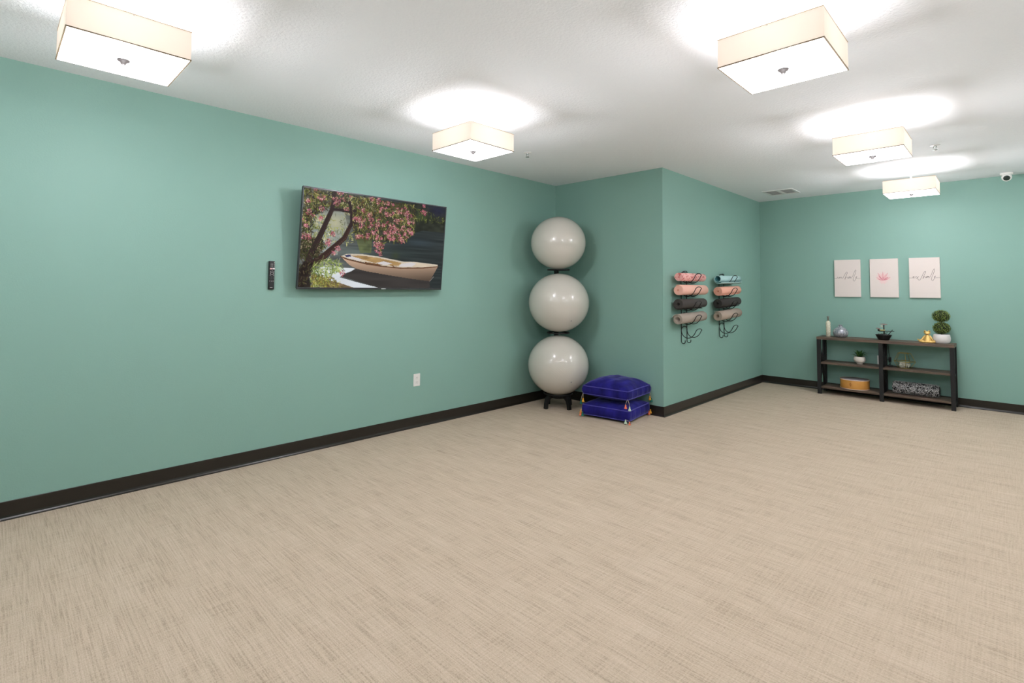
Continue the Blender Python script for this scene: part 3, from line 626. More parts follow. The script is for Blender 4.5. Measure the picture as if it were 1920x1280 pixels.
# ------------------------------------------------------------ yoga mat racks
def rack(label, ya, yb, tips, ztop):
    ym = (ya + yb) / 2
    t = thing('yoga_mat_rack', label, 'rack', (-D2, ym, 0.70), 0, 'wall racks for yoga mats')
    hwid = (yb - ya) / 2
    for s in (-1, 1):
        m = MB(); pts = [(.009, s * hwid, ztop - .70 - .02), (.009, s * hwid, .02)]
        pts += [(.009 + .021 - .021 * math.cos(a), s * hwid, .02 - .021 * math.sin(a)) for a in [PI * k / 8 for k in range(1, 9)]]
        pts += [(.051, s * hwid, .033)]
        m.tube(pts, .0042, 8); m.build('rod', BLACKM, t)
    m = MB(); m.tube([(.009 + .02 * math.sin(a), -hwid * math.cos(a), ztop - .70 - .02 + .028 * math.sin(a)) for a in [PI * k / 12 for k in range(13)]], .0042, 8); m.build('top_arch', BLACKM, t)
    for zt_ in tips:
        z = zt_ - .70
        side = [(.010, .006), (.012, -.028), (.030, -.063), (.068, -.084), (.112, -.076), (.146, -.046), (.164, -.014), (.172, 0.0)]
        P = [(x, -hwid, z + dz) for x, dz in side]
        P += [(.174, -hwid * .55, z + .012), (.175, 0, z + .015), (.174, hwid * .55, z + .012)]
        P += [(x, hwid, z + dz) for x, dz in reversed(side)]
        P += [(.012, hwid * .6, z + .026), (.013, 0, z + .032), (.012, -hwid * .6, z + .026)]
        n_ = len(P); Q = []
        for i in range(n_):
            p0, p1, p2, p3 = (Vector(P[(i + j) % n_]) for j in (-1, 0, 1, 2))
            for k in range(4):
                s = k / 4; Q.append(.5 * ((2 * p1) + (p2 - p0) * s + (2 * p0 - 5 * p1 + 4 * p2 - p3) * s * s + (3 * p1 - p0 - 3 * p2 + p3) * s ** 3))
        m = MB(); m.tube(Q, .0040, 8, closed=True); m.build('cradle', BLACKM, t)
rack('black wire rack holding four rolled mats, nearer the outer corner', 5.112, 5.240, (1.417, 1.277, 1.131, .985, .843), 1.452)
rack('black wire rack holding four rolled mats, nearer the back wall', 6.090, 6.228, (1.419, 1.272, 1.122, .977, .837), 1.447)

def mat_roll(name, label, outc, inc, y0, y1, z0, z1, R, r0, flare=0.0, flip=1, start=0.0, pattern=None, xoff=.085, th=.0052):
    t = thing(name, label, 'yoga mat', (-D2 + xoff, (y0 + y1) / 2, (z0 + z1) / 2), 0, 'rolled yoga mats')
    p = th + .0011; turns = (R - r0 - th) / p; n = int(turns * 26); L_ = (y1 - y0) / 2
    mo = mat(name + '_face_' + outc[0], outc[1], .8, bump=(260, .3, .001)) if pattern is None else pattern
    mi = mat(name + '_underside_' + outc[0], inc, .85)
    bm = bmesh.new(); V_ = []
    for i in range(n + 1):
        th_ = 2 * PI * turns * i / n; k = i / n; last = max(0, (k * turns - (turns - .55)) / .55)
        r = r0 + p * th_ / (2 * PI) + flare * last ** 2
        a = flip * th_ + start; c_, s_ = math.cos(a), math.sin(a)
        V_.append([bm.verts.new(((r + dr) * c_, yy * (1 + .004 * math.sin(i * .9)), (r + dr) * s_)) for yy in (-L_, L_) for dr in (0, th)])
    for i in range(n):
        a, b = V_[i], V_[i + 1]
        for idx, q in ((1, (a[0], b[0], b[2], a[2])), (0, (a[1], a[3], b[3], b[1])), (0, (a[0], a[1], b[1], b[0])), (0, (a[2], b[2], b[3], a[3]))):
            f = bm.faces.new(q); f.material_index = idx; f.smooth = True
    bm.faces.new((V_[0][0], V_[0][2], V_[0][3], V_[0][1])); bm.faces.new((V_[-1][0], V_[-1][1], V_[-1][3], V_[-1][2]))
    for e in bm.edges:
        if len(e.link_faces) == 2 and e.calc_face_angle(0) > .9: e.smooth = False
    m = MB(); m.bm.free(); m.bm = bm
    o = m.build('rolled_sheet', [mo, mi], t)
    t.rotation_euler = (math.atan2(z1 - z0, y1 - y0), 0, 0)
    return t
pk = mat('pink_patterned_mat', (238, 178, 172), .8); nt = pk.node_tree; tc = nt.nodes.new('ShaderNodeTexCoord'); vo = nt.nodes.new('ShaderNodeTexNoise'); vo.inputs['Scale'].default_value = 26; vo.inputs['Detail'].default_value = 1; vo.inputs['Distortion'].default_value = 1.5
rp = nt.nodes.new('ShaderNodeValToRGB'); rp.color_ramp.elements[0].position = .40; rp.color_ramp.elements[0].color = (*lin((206, 112, 108)), 1); rp.color_ramp.elements[1].position = .47; rp.color_ramp.elements[1].color = (*lin((240, 182, 176)), 1)
nt.links.new(tc.outputs['Object'], vo.inputs['Vector']); nt.links.new(vo.outputs['Fac'], rp.inputs[0]); nt.links.new(rp.outputs[0], nt.nodes['Principled BSDF'].inputs['Base Color'])
A0, A1, B0, B1 = 4.895, 5.455, 5.875, 6.46
mat_roll('yoga_mat', 'pink patterned rolled yoga mat on the top tier of the rack near the outer corner', ('pink', (238, 178, 172)), (226, 150, 146), A0 + .005, A1 + .01, 1.390, 1.394, .0450, .006, pattern=pk, start=1)
mat_roll('yoga_mat', 'peach rolled yoga mat second from the top, rack near the outer corner', ('peach', (244, 190, 172)), (236, 164, 140), A0, A1 + .045, 1.257, 1.259, .0530, .006, flare=.005, start=4.4, xoff=.084)
mat_roll('yoga_mat', 'black rolled yoga mat third from the top, rack near the outer corner', ('black', (66, 60, 57)), (44, 40, 38), A0, A1 + .02, 1.117, 1.120, .0530, .012, start=.3, flare=.007, xoff=.084)
mat_roll('yoga_mat', 'grey-brown rolled yoga mat with loose edge on the fourth tier, rack near the outer corner', ('taupe', (166, 152, 140)), (176, 162, 150), A0 - .02, A1 + .01, .960, .976, .0520, .022, start=3.2, flare=.010, xoff=.086)
mat_roll('yoga_mat', 'pale blue loosely rolled yoga mat on the top tier, rack near the back wall', ('blue', (178, 212, 212)), (72, 140, 146), B0 - .01, B1 + .02, 1.388, 1.398, .0450, .030, start=2.2, flare=.020, flip=1)
mat_roll('yoga_mat', 'peach rolled yoga mat second from the top, rack near the back wall', ('salmon', (242, 178, 156)), (232, 150, 122), B0, B1, 1.248, 1.266, .0530, .006, start=1.2, xoff=.084)
mat_roll('yoga_mat', 'black rolled yoga mat third from the top, rack near the back wall', ('coal', (50, 46, 44)), (34, 32, 31), B0 - .01, B1 - .005, 1.108, 1.128, .0535, .010, start=4.6, flare=.006, xoff=.084)
mat_roll('yoga_mat', 'grey-brown rolled yoga mat on the fourth tier, rack near the back wall', ('sand', (176, 158, 144)), (186, 168, 152), B0 - .02, B1 + .005, .960, .984, .0530, .018, start=4.0, flare=.008, xoff=.084)

# ------------------------------------------------------------ wall prints
CANV = mat('blush_canvas', (226, 214, 208), .85, bump=(500, .2, .0006)); CEDGE = mat('canvas_edge', (232, 232, 226), .85)
def catmull(P, n=6):
    out = []
    for i in range(len(P) - 1):
        p0, p1, p2, p3 = P[max(i - 1, 0)], P[i], P[i + 1], P[min(i + 2, len(P) - 1)]
        for k in range(n):
            s = k / n; out.append(tuple(.5 * ((2 * p1[j]) + (-p0[j] + p2[j]) * s + (2 * p0[j] - 5 * p1[j] + 4 * p2[j] - p3[j]) * s * s + (-p0[j] + 3 * p1[j] - 3 * p2[j] + p3[j]) * s ** 3) for j in (0, 1)))
    return out + [tuple(P[-1])]
def canvas(label, xc):
    t = thing('canvas_print', label, 'wall art', (xc, Y2, 1.4205), 0, 'three wall prints')
    MB().box((-.139, -.024, -.231), (.139, 0, .231), .002).build('canvas', CANV, t)
    return t
INK = mat('grey_brown_ink', (112, 98, 98), .8)
def writing(t, name, strokes):
    m = MB()
    for S_ in strokes:
        c = catmull(S_); m.tube([(x, -.0246, z) for x, z in c], .0015, 5)
    for v in m.bm.verts: v.co.y = -.0246 + (v.co.y + .0246) * .3
    m.build(name, INK, t)
ale = [(.030, .017), (.020, .019), (.012, .008), (.016, -.001), (.028, .008), (.036, .019), (.034, .003), (.040, .0), (.058, .028), (.078, .082), (.090, .104), (.093, .090), (.083, .050), (.066, .006), (.062, -.020), (.068, -.034), (.076, -.034), (.086, -.016), (.096, .010), (.102, .020), (.095, .018), (.090, .004), (.098, -.003), (.112, .0), (.139, .0)]
t = canvas('small blush canvas print reading inhale in grey script', -1.471)
writing(t, 'lettering', [[(-.139, 0), (-.114, -.001), (-.104, .014), (-.100, .004), (-.096, -.001), (-.088, .006), (-.082, .015), (-.080, .0), (-.074, .012), (-.066, .017), (-.062, .006), (-.057, 0), (-.046, .006), (-.032, .034), (-.016, .066), (-.004, .078), (.001, .068), (-.010, .036), (-.022, .004), (-.026, -.014), (-.018, .006), (-.008, .017), (-.002, .014), (.002, .002), (.010, .0)], [(.010, .0)] + ale, [(-.103, .026), (-.101, .027)]])
t = canvas('blush canvas print with a pink lotus flower between the two lettered ones', -1.097)
pet = [mat('petal_pale', (234, 204, 202), .85), mat('petal_pink', (226, 176, 178), .85), mat('petal_rose', (208, 134, 142), .85)]
lay = 0
def petal(ang, L_, w, mi, base=(-.010, -.030)):
    global lay
    lay += 1; d = (math.cos(ang), math.sin(ang)); nn = (-d[1], d[0]); pts = []
    for s, k in [(0, 0), (.2, .55), (.45, 1), (.7, .8), (.9, .35), (1, 0), (.9, -.35), (.7, -.8), (.45, -1), (.2, -.55)]:
        pts.append((base[0] + d[0] * L_ * s + nn[0] * w * k, -.0242 - lay * .00005, base[1] + d[1] * L_ * s + nn[1] * w * k))
    m = MB(); m.face(pts); r = bmesh.ops.extrude_face_region(m.bm, geom=m.bm.faces[:]);
    for v in [g for g in r['geom'] if isinstance(g, bmesh.types.BMVert)]: v.co.y += .0003
    m.build('petal', pet[mi], t)
for a, L_, w, mi in ((200, .045, .008, 0), (-20, .055, .008, 0), (250, .050, .010, 0), (290, .050, .010, 0), (225, .045, .009, 0), (315, .050, .009, 0), (165, .072, .010, 0), (12, .088, .010, 0), (150, .080, .012, 1), (28, .088, .012, 1), (133, .096, .012, 0), (46, .10, .012, 0),
                      (118, .108, .012, 1), (62, .108, .012, 1), (104, .114, .011, 0), (78, .116, .011, 0), (90, .112, .011, 1), (125, .075, .009, 2), (98, .080, .008, 1), (70, .078, .008, 1), (40, .070, .007, 2), (160, .050, .006, 2), (20, .055, .006, 2), (85, .050, .006, 2)):
    petal(math.radians(a), L_, w * .8, mi)
t = canvas('blush canvas print reading exhale in grey script, nearest the topiary', -.717)
writing(t, 'lettering', [[(-.139, -.002), (-.108, -.002), (-.098, .006), (-.092, .015), (-.098, .018), (-.104, .008), (-.100, -.003), (-.090, -.002), (-.080, .008), (-.073, .015), (-.067, .006), (-.060, -.012), (-.050, -.028), (-.042, -.026), (-.030, -.004), (-.018, .026), (-.002, .062), (.009, .074), (.012, .064), (.002, .036), (-.010, .004), (-.014, -.012), (-.006, .006), (.002, .014), (.006, .010), (.007, 0), (.012, .0)],
                         [(-.048, .016), (-.060, .004), (-.076, -.012)], [(.012, .0)] + [(x * .92 + .006, z * .96) for x, z in ale[:-2]] + [(.118, 0), (.139, 0)]])

# ------------------------------------------------------------ console shelf
def wood_mat(name, a, b):
    m = mat(name, a, .5); nt = m.node_tree; tc = nt.nodes.new('ShaderNodeTexCoord'); mp = nt.nodes.new('ShaderNodeMapping'); mp.inputs['Scale'].default_value = (2.2, 42, 42)
    n = nt.nodes.new('ShaderNodeTexNoise'); n.inputs['Scale'].default_value = 1.5; n.inputs['Detail'].default_value = 5
    rp = nt.nodes.new('ShaderNodeValToRGB'); rp.color_ramp.elements[0].position = .3; rp.color_ramp.elements[1].position = .7
    rp.color_ramp.elements[0].color = (*lin(a), 1); rp.color_ramp.elements[1].color = (*lin(b), 1)
    nt.links.new(tc.outputs['Object'], mp.inputs['Vector']); nt.links.new(mp.outputs[0], n.inputs['Vector']); nt.links.new(n.outputs['Fac'], rp.inputs[0]); nt.links.new(rp.outputs[0], nt.nodes['Principled BSDF'].inputs['Base Color'])
    return m
WOOD = wood_mat('rustic_brown_board', (66, 52, 43), (112, 92, 76))
SX, SY = -1.104, 7.190
t = thing('console_shelf', 'long low console table of brown boards on a black metal frame against the back wall', 'shelf', (SX, SY, 0))
ZTOP, ZM, ZL = .696, .389, .094
MB().box((-.648, 0, ZTOP - .032), (.648, .300, ZTOP), .002).build('top_board', WOOD, t)
for x0, x1 in ((-.604, -.018), (.022, .610)):
    for z in (ZM, ZL): MB().box((x0, .004, z - .022), (x1, .298, z), .0015).build('shelf_board', WOOD, t)
for x0, x1 in ((-.646, -.604), (-.018, .022), (.608, .646)):
    for y0, y1 in ((.001, .031), (.268, .298)):
        MB().box((x0, y0, 0), (x1, y1, ZTOP - .032), .0015).build('leg', BLACKM, t)
    xm = (x0 + x1) / 2
    for a, b in (((.020, ZL - .01), (.280, ZTOP - .05)), ((.280, ZL - .01), (.020, ZTOP - .05))):
        dy, dz = b[0] - a[0], b[1] - a[1]; l = math.hypot(dy, dz); ny, nz = -dz / l * .015, dy / l * .015
        off = .0005 if dy > 0 else -.0005
        m = MB(); m.loft([[(xm + off + s, a[0] + ny, a[1] + nz), (xm + off + s, b[0] + ny, b[1] + nz), (xm + off + s, b[0] - ny, b[1] - nz), (xm + off + s, a[0] - ny, a[1] - nz)] for s in (-.009, .009)], smooth=False)
        m.build('cross_brace', BLACKM, t)
    for z in (ZM - .022, ZL - .022): MB().box((x0 + .006, .031, z - .018), (x1 - .006, .268, z), .001).build('side_rail', BLACKM, t)

# bottle
t = thing('mosaic_bottle', 'tall narrow cream mosaic bottle with silver neck at the left end of the shelf', 'bottle', (-1.652, 7.33, ZTOP))
mos = mat('cream_mosaic', (222, 214, 186), .25, coat=.5); nt = mos.node_tree; tc = nt.nodes.new('ShaderNodeTexCoord'); vo = nt.nodes.new('ShaderNodeTexVoronoi'); vo.inputs['Scale'].default_value = 160
rp = nt.nodes.new('ShaderNodeValToRGB'); rp.color_ramp.elements[0].color = (*lin((186, 178, 150)), 1); rp.color_ramp.elements[1].color = (*lin((240, 234, 214)), 1)
nt.links.new(tc.outputs['Object'], vo.inputs['Vector']); nt.links.new(vo.outputs['Color'], rp.inputs[0]); nt.links.new(rp.outputs[0], nt.nodes['Principled BSDF'].inputs['Base Color'])
MB().lathe([(0, 0), (.024, 0), (.026, .004), (.0265, .165), (.024, .178), (.016, .190), (.011, .196), (0, .196)], 28).build('bottle_body', mos, t)
MB().lathe([(0, .194), (.0105, .194), (.010, .236), (.0135, .241), (.0135, .249), (.008, .250), (.007, .240), (0, .240)], 20).build('neck', mat('silver_grey_glass', (158, 160, 150), .2, metal=.6), t)
# vase
t = thing('bud_vase', 'round silver-grey vase with a tiny neck beside the tall bottle', 'vase', (-1.522, 7.335, ZTOP))
vs = mat('streaked_silver_glaze', (150, 152, 160), .3, metal=.35); nt = vs.node_tree; tc = nt.nodes.new('ShaderNodeTexCoord'); mp = nt.nodes.new('ShaderNodeMapping'); mp.inputs['Scale'].default_value = (60, 60, 14)
n = nt.nodes.new('ShaderNodeTexNoise'); n.inputs['Scale'].default_value = 1.4; n.inputs['Detail'].default_value = 4; rp = nt.nodes.new('ShaderNodeValToRGB'); rp.color_ramp.elements[0].position = .35; rp.color_ramp.elements[1].position = .65
rp.color_ramp.elements[0].color = (*lin((112, 116, 128)), 1); rp.color_ramp.elements[1].color = (*lin((198, 198, 202)), 1)
nt.links.new(tc.outputs['Object'], mp.inputs['Vector']); nt.links.new(mp.outputs[0], n.inputs['Vector']); nt.links.new(n.outputs['Fac'], rp.inputs[0]); nt.links.new(rp.outputs[0], nt.nodes['Principled BSDF'].inputs['Base Color'])
MB().lathe([(0, 0), (.050, 0), (.064, .010), (.080, .036), (.083, .056), (.076, .080), (.056, .104), (.034, .122), (.022, .132), (.018, .140), (.021, .148), (.023, .151), (.018, .151), (.012, .142), (0, .140)], 40).build('vase_body', vs, t)

# tabletop fountain
t = thing('tabletop_fountain', 'small black bowl fountain with flat caps and crossed bamboo sticks, middle of the shelf top', 'fountain', (-1.088, 7.32, ZTOP))
MB().lathe([(0, 0), (.050, 0), (.053, .004), (.078, .056), (.080, .062), (.074, .062), (.068, .052), (0, .050)], 32, sx=1, sy=.85).build('bowl', BLACKP, t)
m = MB()
for k, (x, y, r) in enumerate(((-.045, 0, .018), (-.022, .02, .02), (-.025, -.025, .018), (.0, 0, .022), (.025, .02, .018), (.03, -.02, .017), (.05, .005, .014))): m.ell((x, y, .056), (r, r, r * .75), 10, 6)
o = m.build('dark_pebbles', mat('wet_black_pebbles', (40, 36, 34), .3), t); o['kind'] = 'stuff'
MB().tube([(.005, 0, .05), (.006, 0, .11), (.004, 0, .15), (.006, 0, .182)], .0062, 8).build('post', mat('dark_brown_wood', (48, 34, 28), .5), t)
CAP = mat('brown_glazed_cap', (146, 122, 116), .2, coat=.6)
MB().lathe([(0, .190), (.018, .188), (.038, .182), (.040, .178), (.020, .177), (0, .177)], 28, c=(.001, 0, 0)).build('cap', CAP, t)
o = MB().lathe([(0, .010), (.012, .009), (.024, .003), (.025, 0), (0, -.001)], 24).build('cap', CAP, t); o.location = (-.050, 0, .126); o.rotation_euler = (0, .22, 0)
MB().ell((-.046, 0, .112), (.012, .012, .013), 12, 8).build('carved_knob', mat('black_brown_wood', (34, 22, 20), .4), t)
MB().lathe([(0, .100), (.016, .101), (.026, .110), (.029, .119), (.027, .119), (.012, .110), (0, .109)], 28, c=(-.010, 0, 0)).build('dish', mat('yellow_cream_glaze', (206, 196, 138), .2, coat=.6), t)
MB().ell((-.014, -.012, .160), (.011, .011, .013), 14, 10).build('glass_drop', mat('pearl_white', (224, 226, 212), .12, coat=.6), t)
BAM = mat('black_bamboo', (22, 26, 24), .35)
for a, b in (((-.040, -.02, .099), (.104, -.02, .106)), ((.040, -.01, .052), (.090, -.028, .122)), ((.008, -.006, .075), (.044, -.006, .086))):
    m = MB(); A_, B_ = Vector(a), Vector(b); pts = [A_.lerp(B_, s) for s in (0, .3, .32, .34, .66, .68, .70, 1)]; m.tube(pts, [.0038, .0038, .0048, .0038, .0038, .0048, .0038, .0038], 8); m.build('bamboo_stick', BAM, t)

# golden frog
GOLD = mat('satin_gold', (222, 184, 112), .36, metal=.55)
fm = MB()
fm.lathe([(0, .0), (.036, .0), (.040, .012), (.036, .032), (.028, .055), (.021, .075), (.016, .088), (0, .092)], 24, sy=.85)
fm.ell((0, -.006, .108), (.030, .024, .018), 20, 12); fm.ell((0, -.014, .101), (.022, .020, .012), 16, 10)
for s in (-1, 1):
    fm.ell((s * .017, -.010, .124), (.0125, .012, .0135), 14, 10)
    fm.tube([(s * .018, 0, .078), (s * .034, -.004, .058), (s * .046, -.014, .034), (s * .060, -.022, .028)], [.010, .009, .0075, .006], 10); fm.ell((s * .064, -.024, .028), (.009, .009, .006), 10, 8)
    fm.tube([(s * .020, -.006, .014), (s * .048, -.016, .013), (s * .064, -.026, .014), (s * .040, -.036, .010), (s * .006, -.040, .009)], [.014, .014, .011, .009, .008], 10)
    fm.ell((-s * .014, -.042, .009), (.016, .009, .008), 12, 8)
fm.tube([(-.055, -.020, .016), (-.076, -.014, .026), (-.086, -.012, .037)], [.010, .008, .004], 8)
t = thing('frog_figurine', 'golden frog figurine sitting cross-legged left of the topiary pot', 'figurine', (-.689, 7.31, ZTOP - .0005))
fo = fm.build('frog_body', GOLD, t); rm = fo.modifiers.new('fuse', 'REMESH'); rm.mode = 'VOXEL'; rm.voxel_size = .0022; rm.use_smooth_shade = True; sk = fo.modifiers.new('soften', 'SMOOTH'); sk.iterations = 3
for s in (-1, 1):
    MB().ell((s * .018, -.0212, .126), (.005, .0025, .006), 10, 8).build('eye', mat('dark_gold_eye_%d' % (s + 1), (120, 84, 30), .35, metal=.6), fo)  # eyes in a darker gold than the body

# topiary
POT = mat('matt_white_ceramic', (226, 220, 218), .55)
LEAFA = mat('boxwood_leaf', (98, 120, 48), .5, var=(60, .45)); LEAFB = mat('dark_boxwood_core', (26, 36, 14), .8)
LEAFC = mat('bright_boxwood_tip', (140, 152, 74), .5)
t = thing('topiary_plant', 'double-ball boxwood topiary in a squat white pot at the right end of the shelf', 'plant', (-.567, 7.335, ZTOP))
pt = MB(); pt.lathe([(0, 0), (.054, 0), (.064, .006), (.074, .030), (.077, .055), (.073, .082), (.069, .098), (.065, .100), (.062, .094), (.062, .088), (0, .088)], 40); pt.build('pot', POT, t)
MB().lathe([(0, .088), (.0615, .088), (.0615, .091), (0, .092)], 24).build('soil', mat('dark_soil', (40, 30, 24), .9), t)
MB().tube([(0, 0, .09), (.001, 0, .20), (-.001, 0, .32)], .005, 8).build('stem', mat('brown_stem', (74, 56, 40), .8), t)
def leafball(c, r, seed, squash=.85):
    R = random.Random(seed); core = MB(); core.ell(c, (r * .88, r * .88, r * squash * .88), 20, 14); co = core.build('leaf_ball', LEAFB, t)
    bm = bmesh.new()
    for k in range(620):
        z = 1 - 2 * (k + .5) / 620; a = k * 2.399963 + R.uniform(-.2, .2); q = math.sqrt(1 - z * z)
        d = Vector((q * math.cos(a), q * math.sin(a), z)); n_ = (d + Vector([R.uniform(-.8, .8) for _ in range(3)])).normalized()
        p = Vector(c) + Vector((d.x * r, d.y * r, d.z * r * squash)) * R.uniform(.86, 1.02)
        s1 = n_.orthogonal().normalized(); s1 = Matrix.Rotation(R.uniform(0, 6.28), 3, n_) @ s1; s2 = n_.cross(s1); L_, w = R.uniform(.0055, .0085), R.uniform(.003, .0042)
        vs_ = [bm.verts.new(p + x) for x in (s1 * L_ + n_ * .001, s2 * w + n_ * .002, -s1 * L_, -s2 * w + n_ * .002)]
        vm = [bm.verts.new(v.co - n_ * .0006) for v in vs_]
        f = bm.faces.new(vs_); mi = 1 if R.random() < .22 else 0; f.material_index = mi
        g = bm.faces.new(list(reversed(vm))); g.material_index = mi
    m = MB(); m.bm.free(); m.bm = bm
    me_o = bpy.data.meshes.new('leaves'); bm.to_mesh(me_o); bm.free(); lo = bpy.data.objects.new('leaves', me_o); C.objects.link(lo); lo.parent = co
    me_o.materials.append(LEAFA); me_o.materials.append(LEAFC); lo['kind'] = 'stuff'
leafball((0, 0, .166), .078, 3); leafball((-.002, 0, .298), .079, 4)

# potted succulent on the left middle shelf
t = thing('potted_plant', 'small green leafy plant in a footed white pot on the left middle shelf', 'plant', (-1.331, 7.33, ZM))
MB().lathe([(0, 0), (.030, 0), (.031, .014), (.034, .018), (.052, .026), (.059, .045), (.060, .062), (.055, .084), (.051, .090), (.047, .090), (.047, .080), (0, .080)], 36).build('pot', mat('cream_white_ceramic', (232, 222, 212), .5), t)
MB().lathe([(0, .078), (.047, .078), (.047, .082), (0, .084)], 20).build('soil', bpy.data.materials['dark_soil'], t)
lm = mat('deep_green_leaf', (40, 84, 34), .4, var=(30, .3)); lm2 = mat('fresh_green_leaf', (92, 130, 48), .4)
R = random.Random(21)
for k in range(34):
    a = k * 2.4 + R.uniform(-.3, .3); e = R.uniform(.35, 1.35); L_ = R.uniform(.055, .098) if e > .6 else R.uniform(.05, .085)
    d = Vector((math.cos(a) * math.cos(e), math.sin(a) * math.cos(e), math.sin(e))); s = d.cross(Vector((0, 0, 1))).normalized(); u = s.cross(d)
    b = Vector((math.cos(a) * .014, math.sin(a) * .014, .082)); w = R.uniform(.007, .011); rings = []
    for q, ww, dz in ((0, .3, 0), (.3, .8, .004), (.6, 1, .006), (.85, .7, .002), (1.0, .08, -.006)):
        c = b + d * L_ * q + u * dz; rings.append([c + s * w * ww, c + u * .0016, c - s * w * ww, c - u * .0016])
    m = MB(); m.loft(rings); m.build('leaf', lm if R.random() < .75 else lm2, t)

# glass terrarium
t = thing('geometric_terrarium', 'gold-framed faceted glass terrarium with white stones on the right middle shelf', 'terrarium', (-.903, 7.335, ZM))
GF = mat('antique_gold_frame', (176, 156, 88), .35, metal=.6)
gl = bpy.data.materials.new('thin_clear_glass'); gl.use_nodes = True; nt = gl.node_tree; b_ = nt.nodes['Principled BSDF']; b_.inputs['Base Color'].default_value = (.97, .99, .98, 1); b_.inputs['Roughness'].default_value = .03; b_.inputs['Transmission Weight'].default_value = 1; b_.inputs['IOR'].default_value = 1.08
def ring5(r, z): return [Vector((r * math.cos(math.radians(-4 + 72 * k)), r * math.sin(math.radians(-4 + 72 * k)), z)) for k in range(5)]
R0, R1, R2 = ring5(.056, .003), ring5(.103, .078), ring5(.060, .170)
def bar(a, b, r=.0026): MB().tube([a, b], r, 6).build('frame_bar', GF, t)
for k in range(5):
    for Q in (R0, R1, R2): bar(Q[k], Q[(k + 1) % 5], .0034 if Q is not R0 else .0026)
    bar(R0[k], R1[k]); bar(R1[k], R2[k])
for A_, B_ in ((R0, R1), (R1, R2)):
    for k in range(5):
        q = [A_[k], A_[(k + 1) % 5], B_[(k + 1) % 5], B_[k]]; c = sum(q, Vector()) / 4; nn = (q[1] - q[0]).cross(q[3] - q[0]).normalized()
        if B_ is R2 and k == 2: continue
        m = MB(); m.loft([[p.lerp(c, .02) + nn * s for p in q] for s in (-.0007, .0007)], smooth=False); m.build('glass_pane', gl, t)
MB().prism([(p.x * .96, p.y * .96) for p in R0], .0005, .0025).build('base_pane', gl, t)
m = MB(); R = random.Random(5)
for k in range(95):
    z = R.uniform(.008, .056); rr = (.040 + z * .62) * math.sqrt(R.random()) * .93; a = R.uniform(0, 6.28); s = R.uniform(.008, .014)
    if z > .034: rr *= .75
    m.ell((rr * math.cos(a), rr * math.sin(a), z + .004), (s, s * R.uniform(.7, 1), s * R.uniform(.6, .85)), 8, 6, Matrix.Rotation(R.uniform(0, 3), 3, 'Y'))
for v in m.bm.verts: v.co += Vector((R.uniform(-1, 1), R.uniform(-1, 1), R.uniform(-.6, .6))) * .0007
for v in m.bm.verts: v.co.z = max(v.co.z, .0035)
o = m.build('white_stones', mat('white_stone', (232, 224, 210), .8), None, (-.903, 7.335, ZM)); tag(o, 'heap of white stones inside the glass terrarium', 'stones', kind='stuff')

# drum
t = thing('hand_drum', 'round tan wooden drum with pale skin on the left bottom shelf', 'drum', (-1.388, 7.341, ZL))
tan = mat('tan_drum_shell', (206, 146, 70), .45, var=(9, .10)); rimm = mat('pale_rim', (224, 196, 176), .5)
MB().lathe([(0, .002), (.146, .002), (.148, .006), (.148, .105), (.146, .109), (0, .109)], 56).build('shell', tan, t)
MB().lathe([(0, .1085), (.1455, .1085), (.1455, .1105), (0, .111)], 56).build('drum_skin', mat('grey_drum_skin', (176, 164, 168), .6, var=(14, .08)), t)
for z in (.0045, .1085):
    m = MB(); m.tube([(.1475 * math.cos(a), .1475 * math.sin(a), z) for a in [2 * PI * k / 56 for k in range(56)]], .004, 6, closed=True); m.build('rim', rimm, t)
m = MB()
def wrapm(x, z):
    a = math.radians(-90) + (x / .148); return Vector((.1486 * math.cos(a), .1486 * math.sin(a), z))
for seg in (((-.016, .080), (-.028, .062)), ((-.028, .062), (-.016, .046)), ((-.016, .080), (-.022, .062)), ((-.022, .062), (-.016, .046)), ((-.016, .080), (-.004, .062)), ((-.004, .062), (-.016, .046)), ((-.016, .084), (-.016, .030)), ((-.024, .050), (-.016, .036)), ((-.008, .050), (-.016, .036))):
    m.tube([wrapm(*seg[0]), wrapm(*seg[1])], .0011, 5)
m.build('emblem', mat('burnt_orange_print', (172, 100, 36), .6), t)

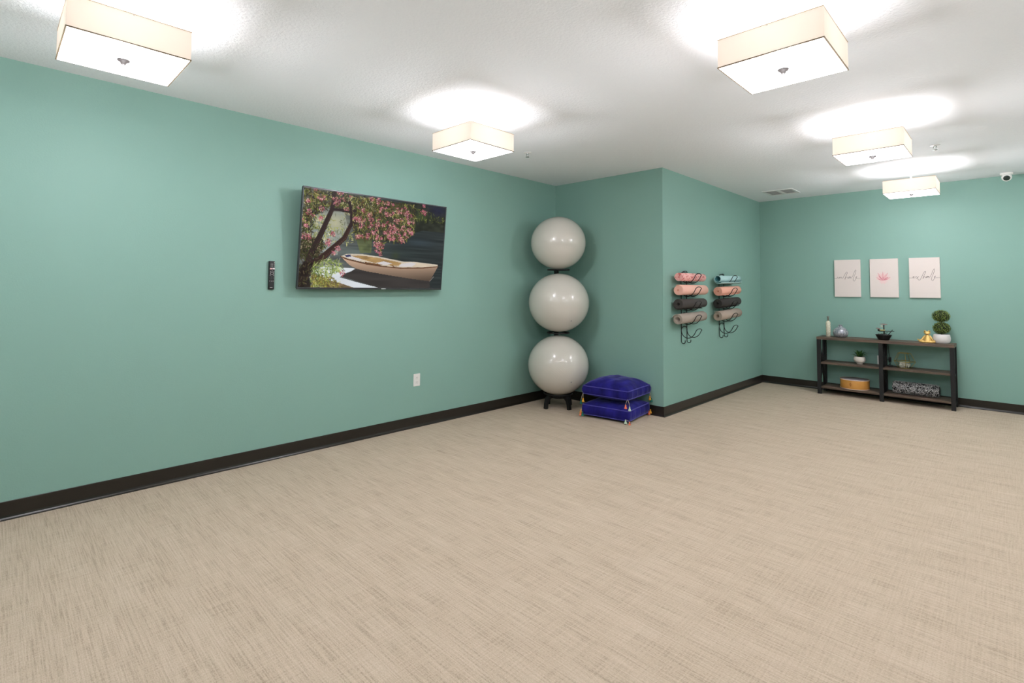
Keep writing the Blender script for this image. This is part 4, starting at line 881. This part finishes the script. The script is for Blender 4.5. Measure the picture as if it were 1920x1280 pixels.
# sequin bolster
t = thing('sequin_bolster', 'black and silver speckled sequin bolster on the right bottom shelf', 'bolster', (-.806, 7.335, ZL))
BR = .067
core = MB(); core.tube([(x, 0, .073) for x in (-.212, -.208, -.198, -.18, 0, .18, .198, .208, .212)], [.030, .045, .058, BR - .004, BR - .002, BR - .004, .058, .045, .030], 32)
co = core.build('cover', mat('black_bolster_cloth', (20, 19, 20), .7), t)
bm = bmesh.new(); R = random.Random(9); rn = np.random.default_rng(3)
for k in range(7600):
    a = R.uniform(0, 6.283); x = R.uniform(-.205, .205); r = BR * (1 if abs(x) < .18 else 1 - (abs(x) - .18) * 6) + R.uniform(-.001, .004)
    n_ = Vector((R.uniform(-.7, .7), math.cos(a) + R.uniform(-.6, .6), math.sin(a) + R.uniform(-.6, .6))).normalized()
    p = Vector((x, r * math.cos(a), .073 + r * math.sin(a)))
    if p.z < .004: continue
    s1 = n_.orthogonal().normalized() * R.uniform(.0022, .0036); s2 = n_.cross(s1)
    f = bm.faces.new([bm.verts.new(p + s1), bm.verts.new(p + s2), bm.verts.new(p - s1), bm.verts.new(p - s2)])
    patch = math.sin(x * 60 + 3 * a) + math.sin(x * 23 - 5 * a)
    f.material_index = 1 if R.random() < (.86 if patch > -.4 else .5) else 0
me = bpy.data.meshes.new('sequins'); bm.to_mesh(me); bm.free(); so = bpy.data.objects.new('sequins', me); C.objects.link(so); so.parent = co; so['kind'] = 'stuff'
me.materials.append(mat('black_sequin', (16, 16, 17), .3, metal=.3)); me.materials.append(mat('silver_sequin', (214, 212, 212), .5, metal=.1))

# fountain cord, plug and adaptor
t = thing('power_cord', 'black power cord with inline plug hanging behind the shelf by the middle post', 'cord', (-1.06, 7.506, 0))
m = MB(); m.tube([(-.030, -.060, ZTOP + .006), (-.022, -.012, ZTOP + .006), (-.018, .002, ZTOP - .012), (-.014, .0, .60), (-.006, -.002, .52), (0, -.004, .47)], .003, 6); m.build('cable', BLACKP, t)
MB().box((-.013, -.020, .430), (.013, .006, .484), .005).build('inline_plug', BLACKP, t)
m = MB(); m.tube([(0, -.008, .432), (.002, -.012, .412), (.0, -.020, .3935), (-.004, -.05, .3925), (.01, -.09, .3925)], .003, 6); m.build('cable', BLACKP, t)
MB().box((-.012, -.145, ZM), (.042, -.095, ZM + .016), .004).build('adaptor', BLACKP, t)
t = thing('plug', 'black plug in the back wall outlet beside the middle shelf post', 'plug', (-1.150, Y2 - .008, .4545))
MB().box((-.014, -.024, -.016), (.014, 0, .016), .004).build('plug_body', BLACKP, t)
MB().tube([(.010, -.018, -.004), (.030, -.018, -.010), (.062, -.014, -.006), (.080, -.010, -.002)], .003, 6).build('cable', BLACKP, t)
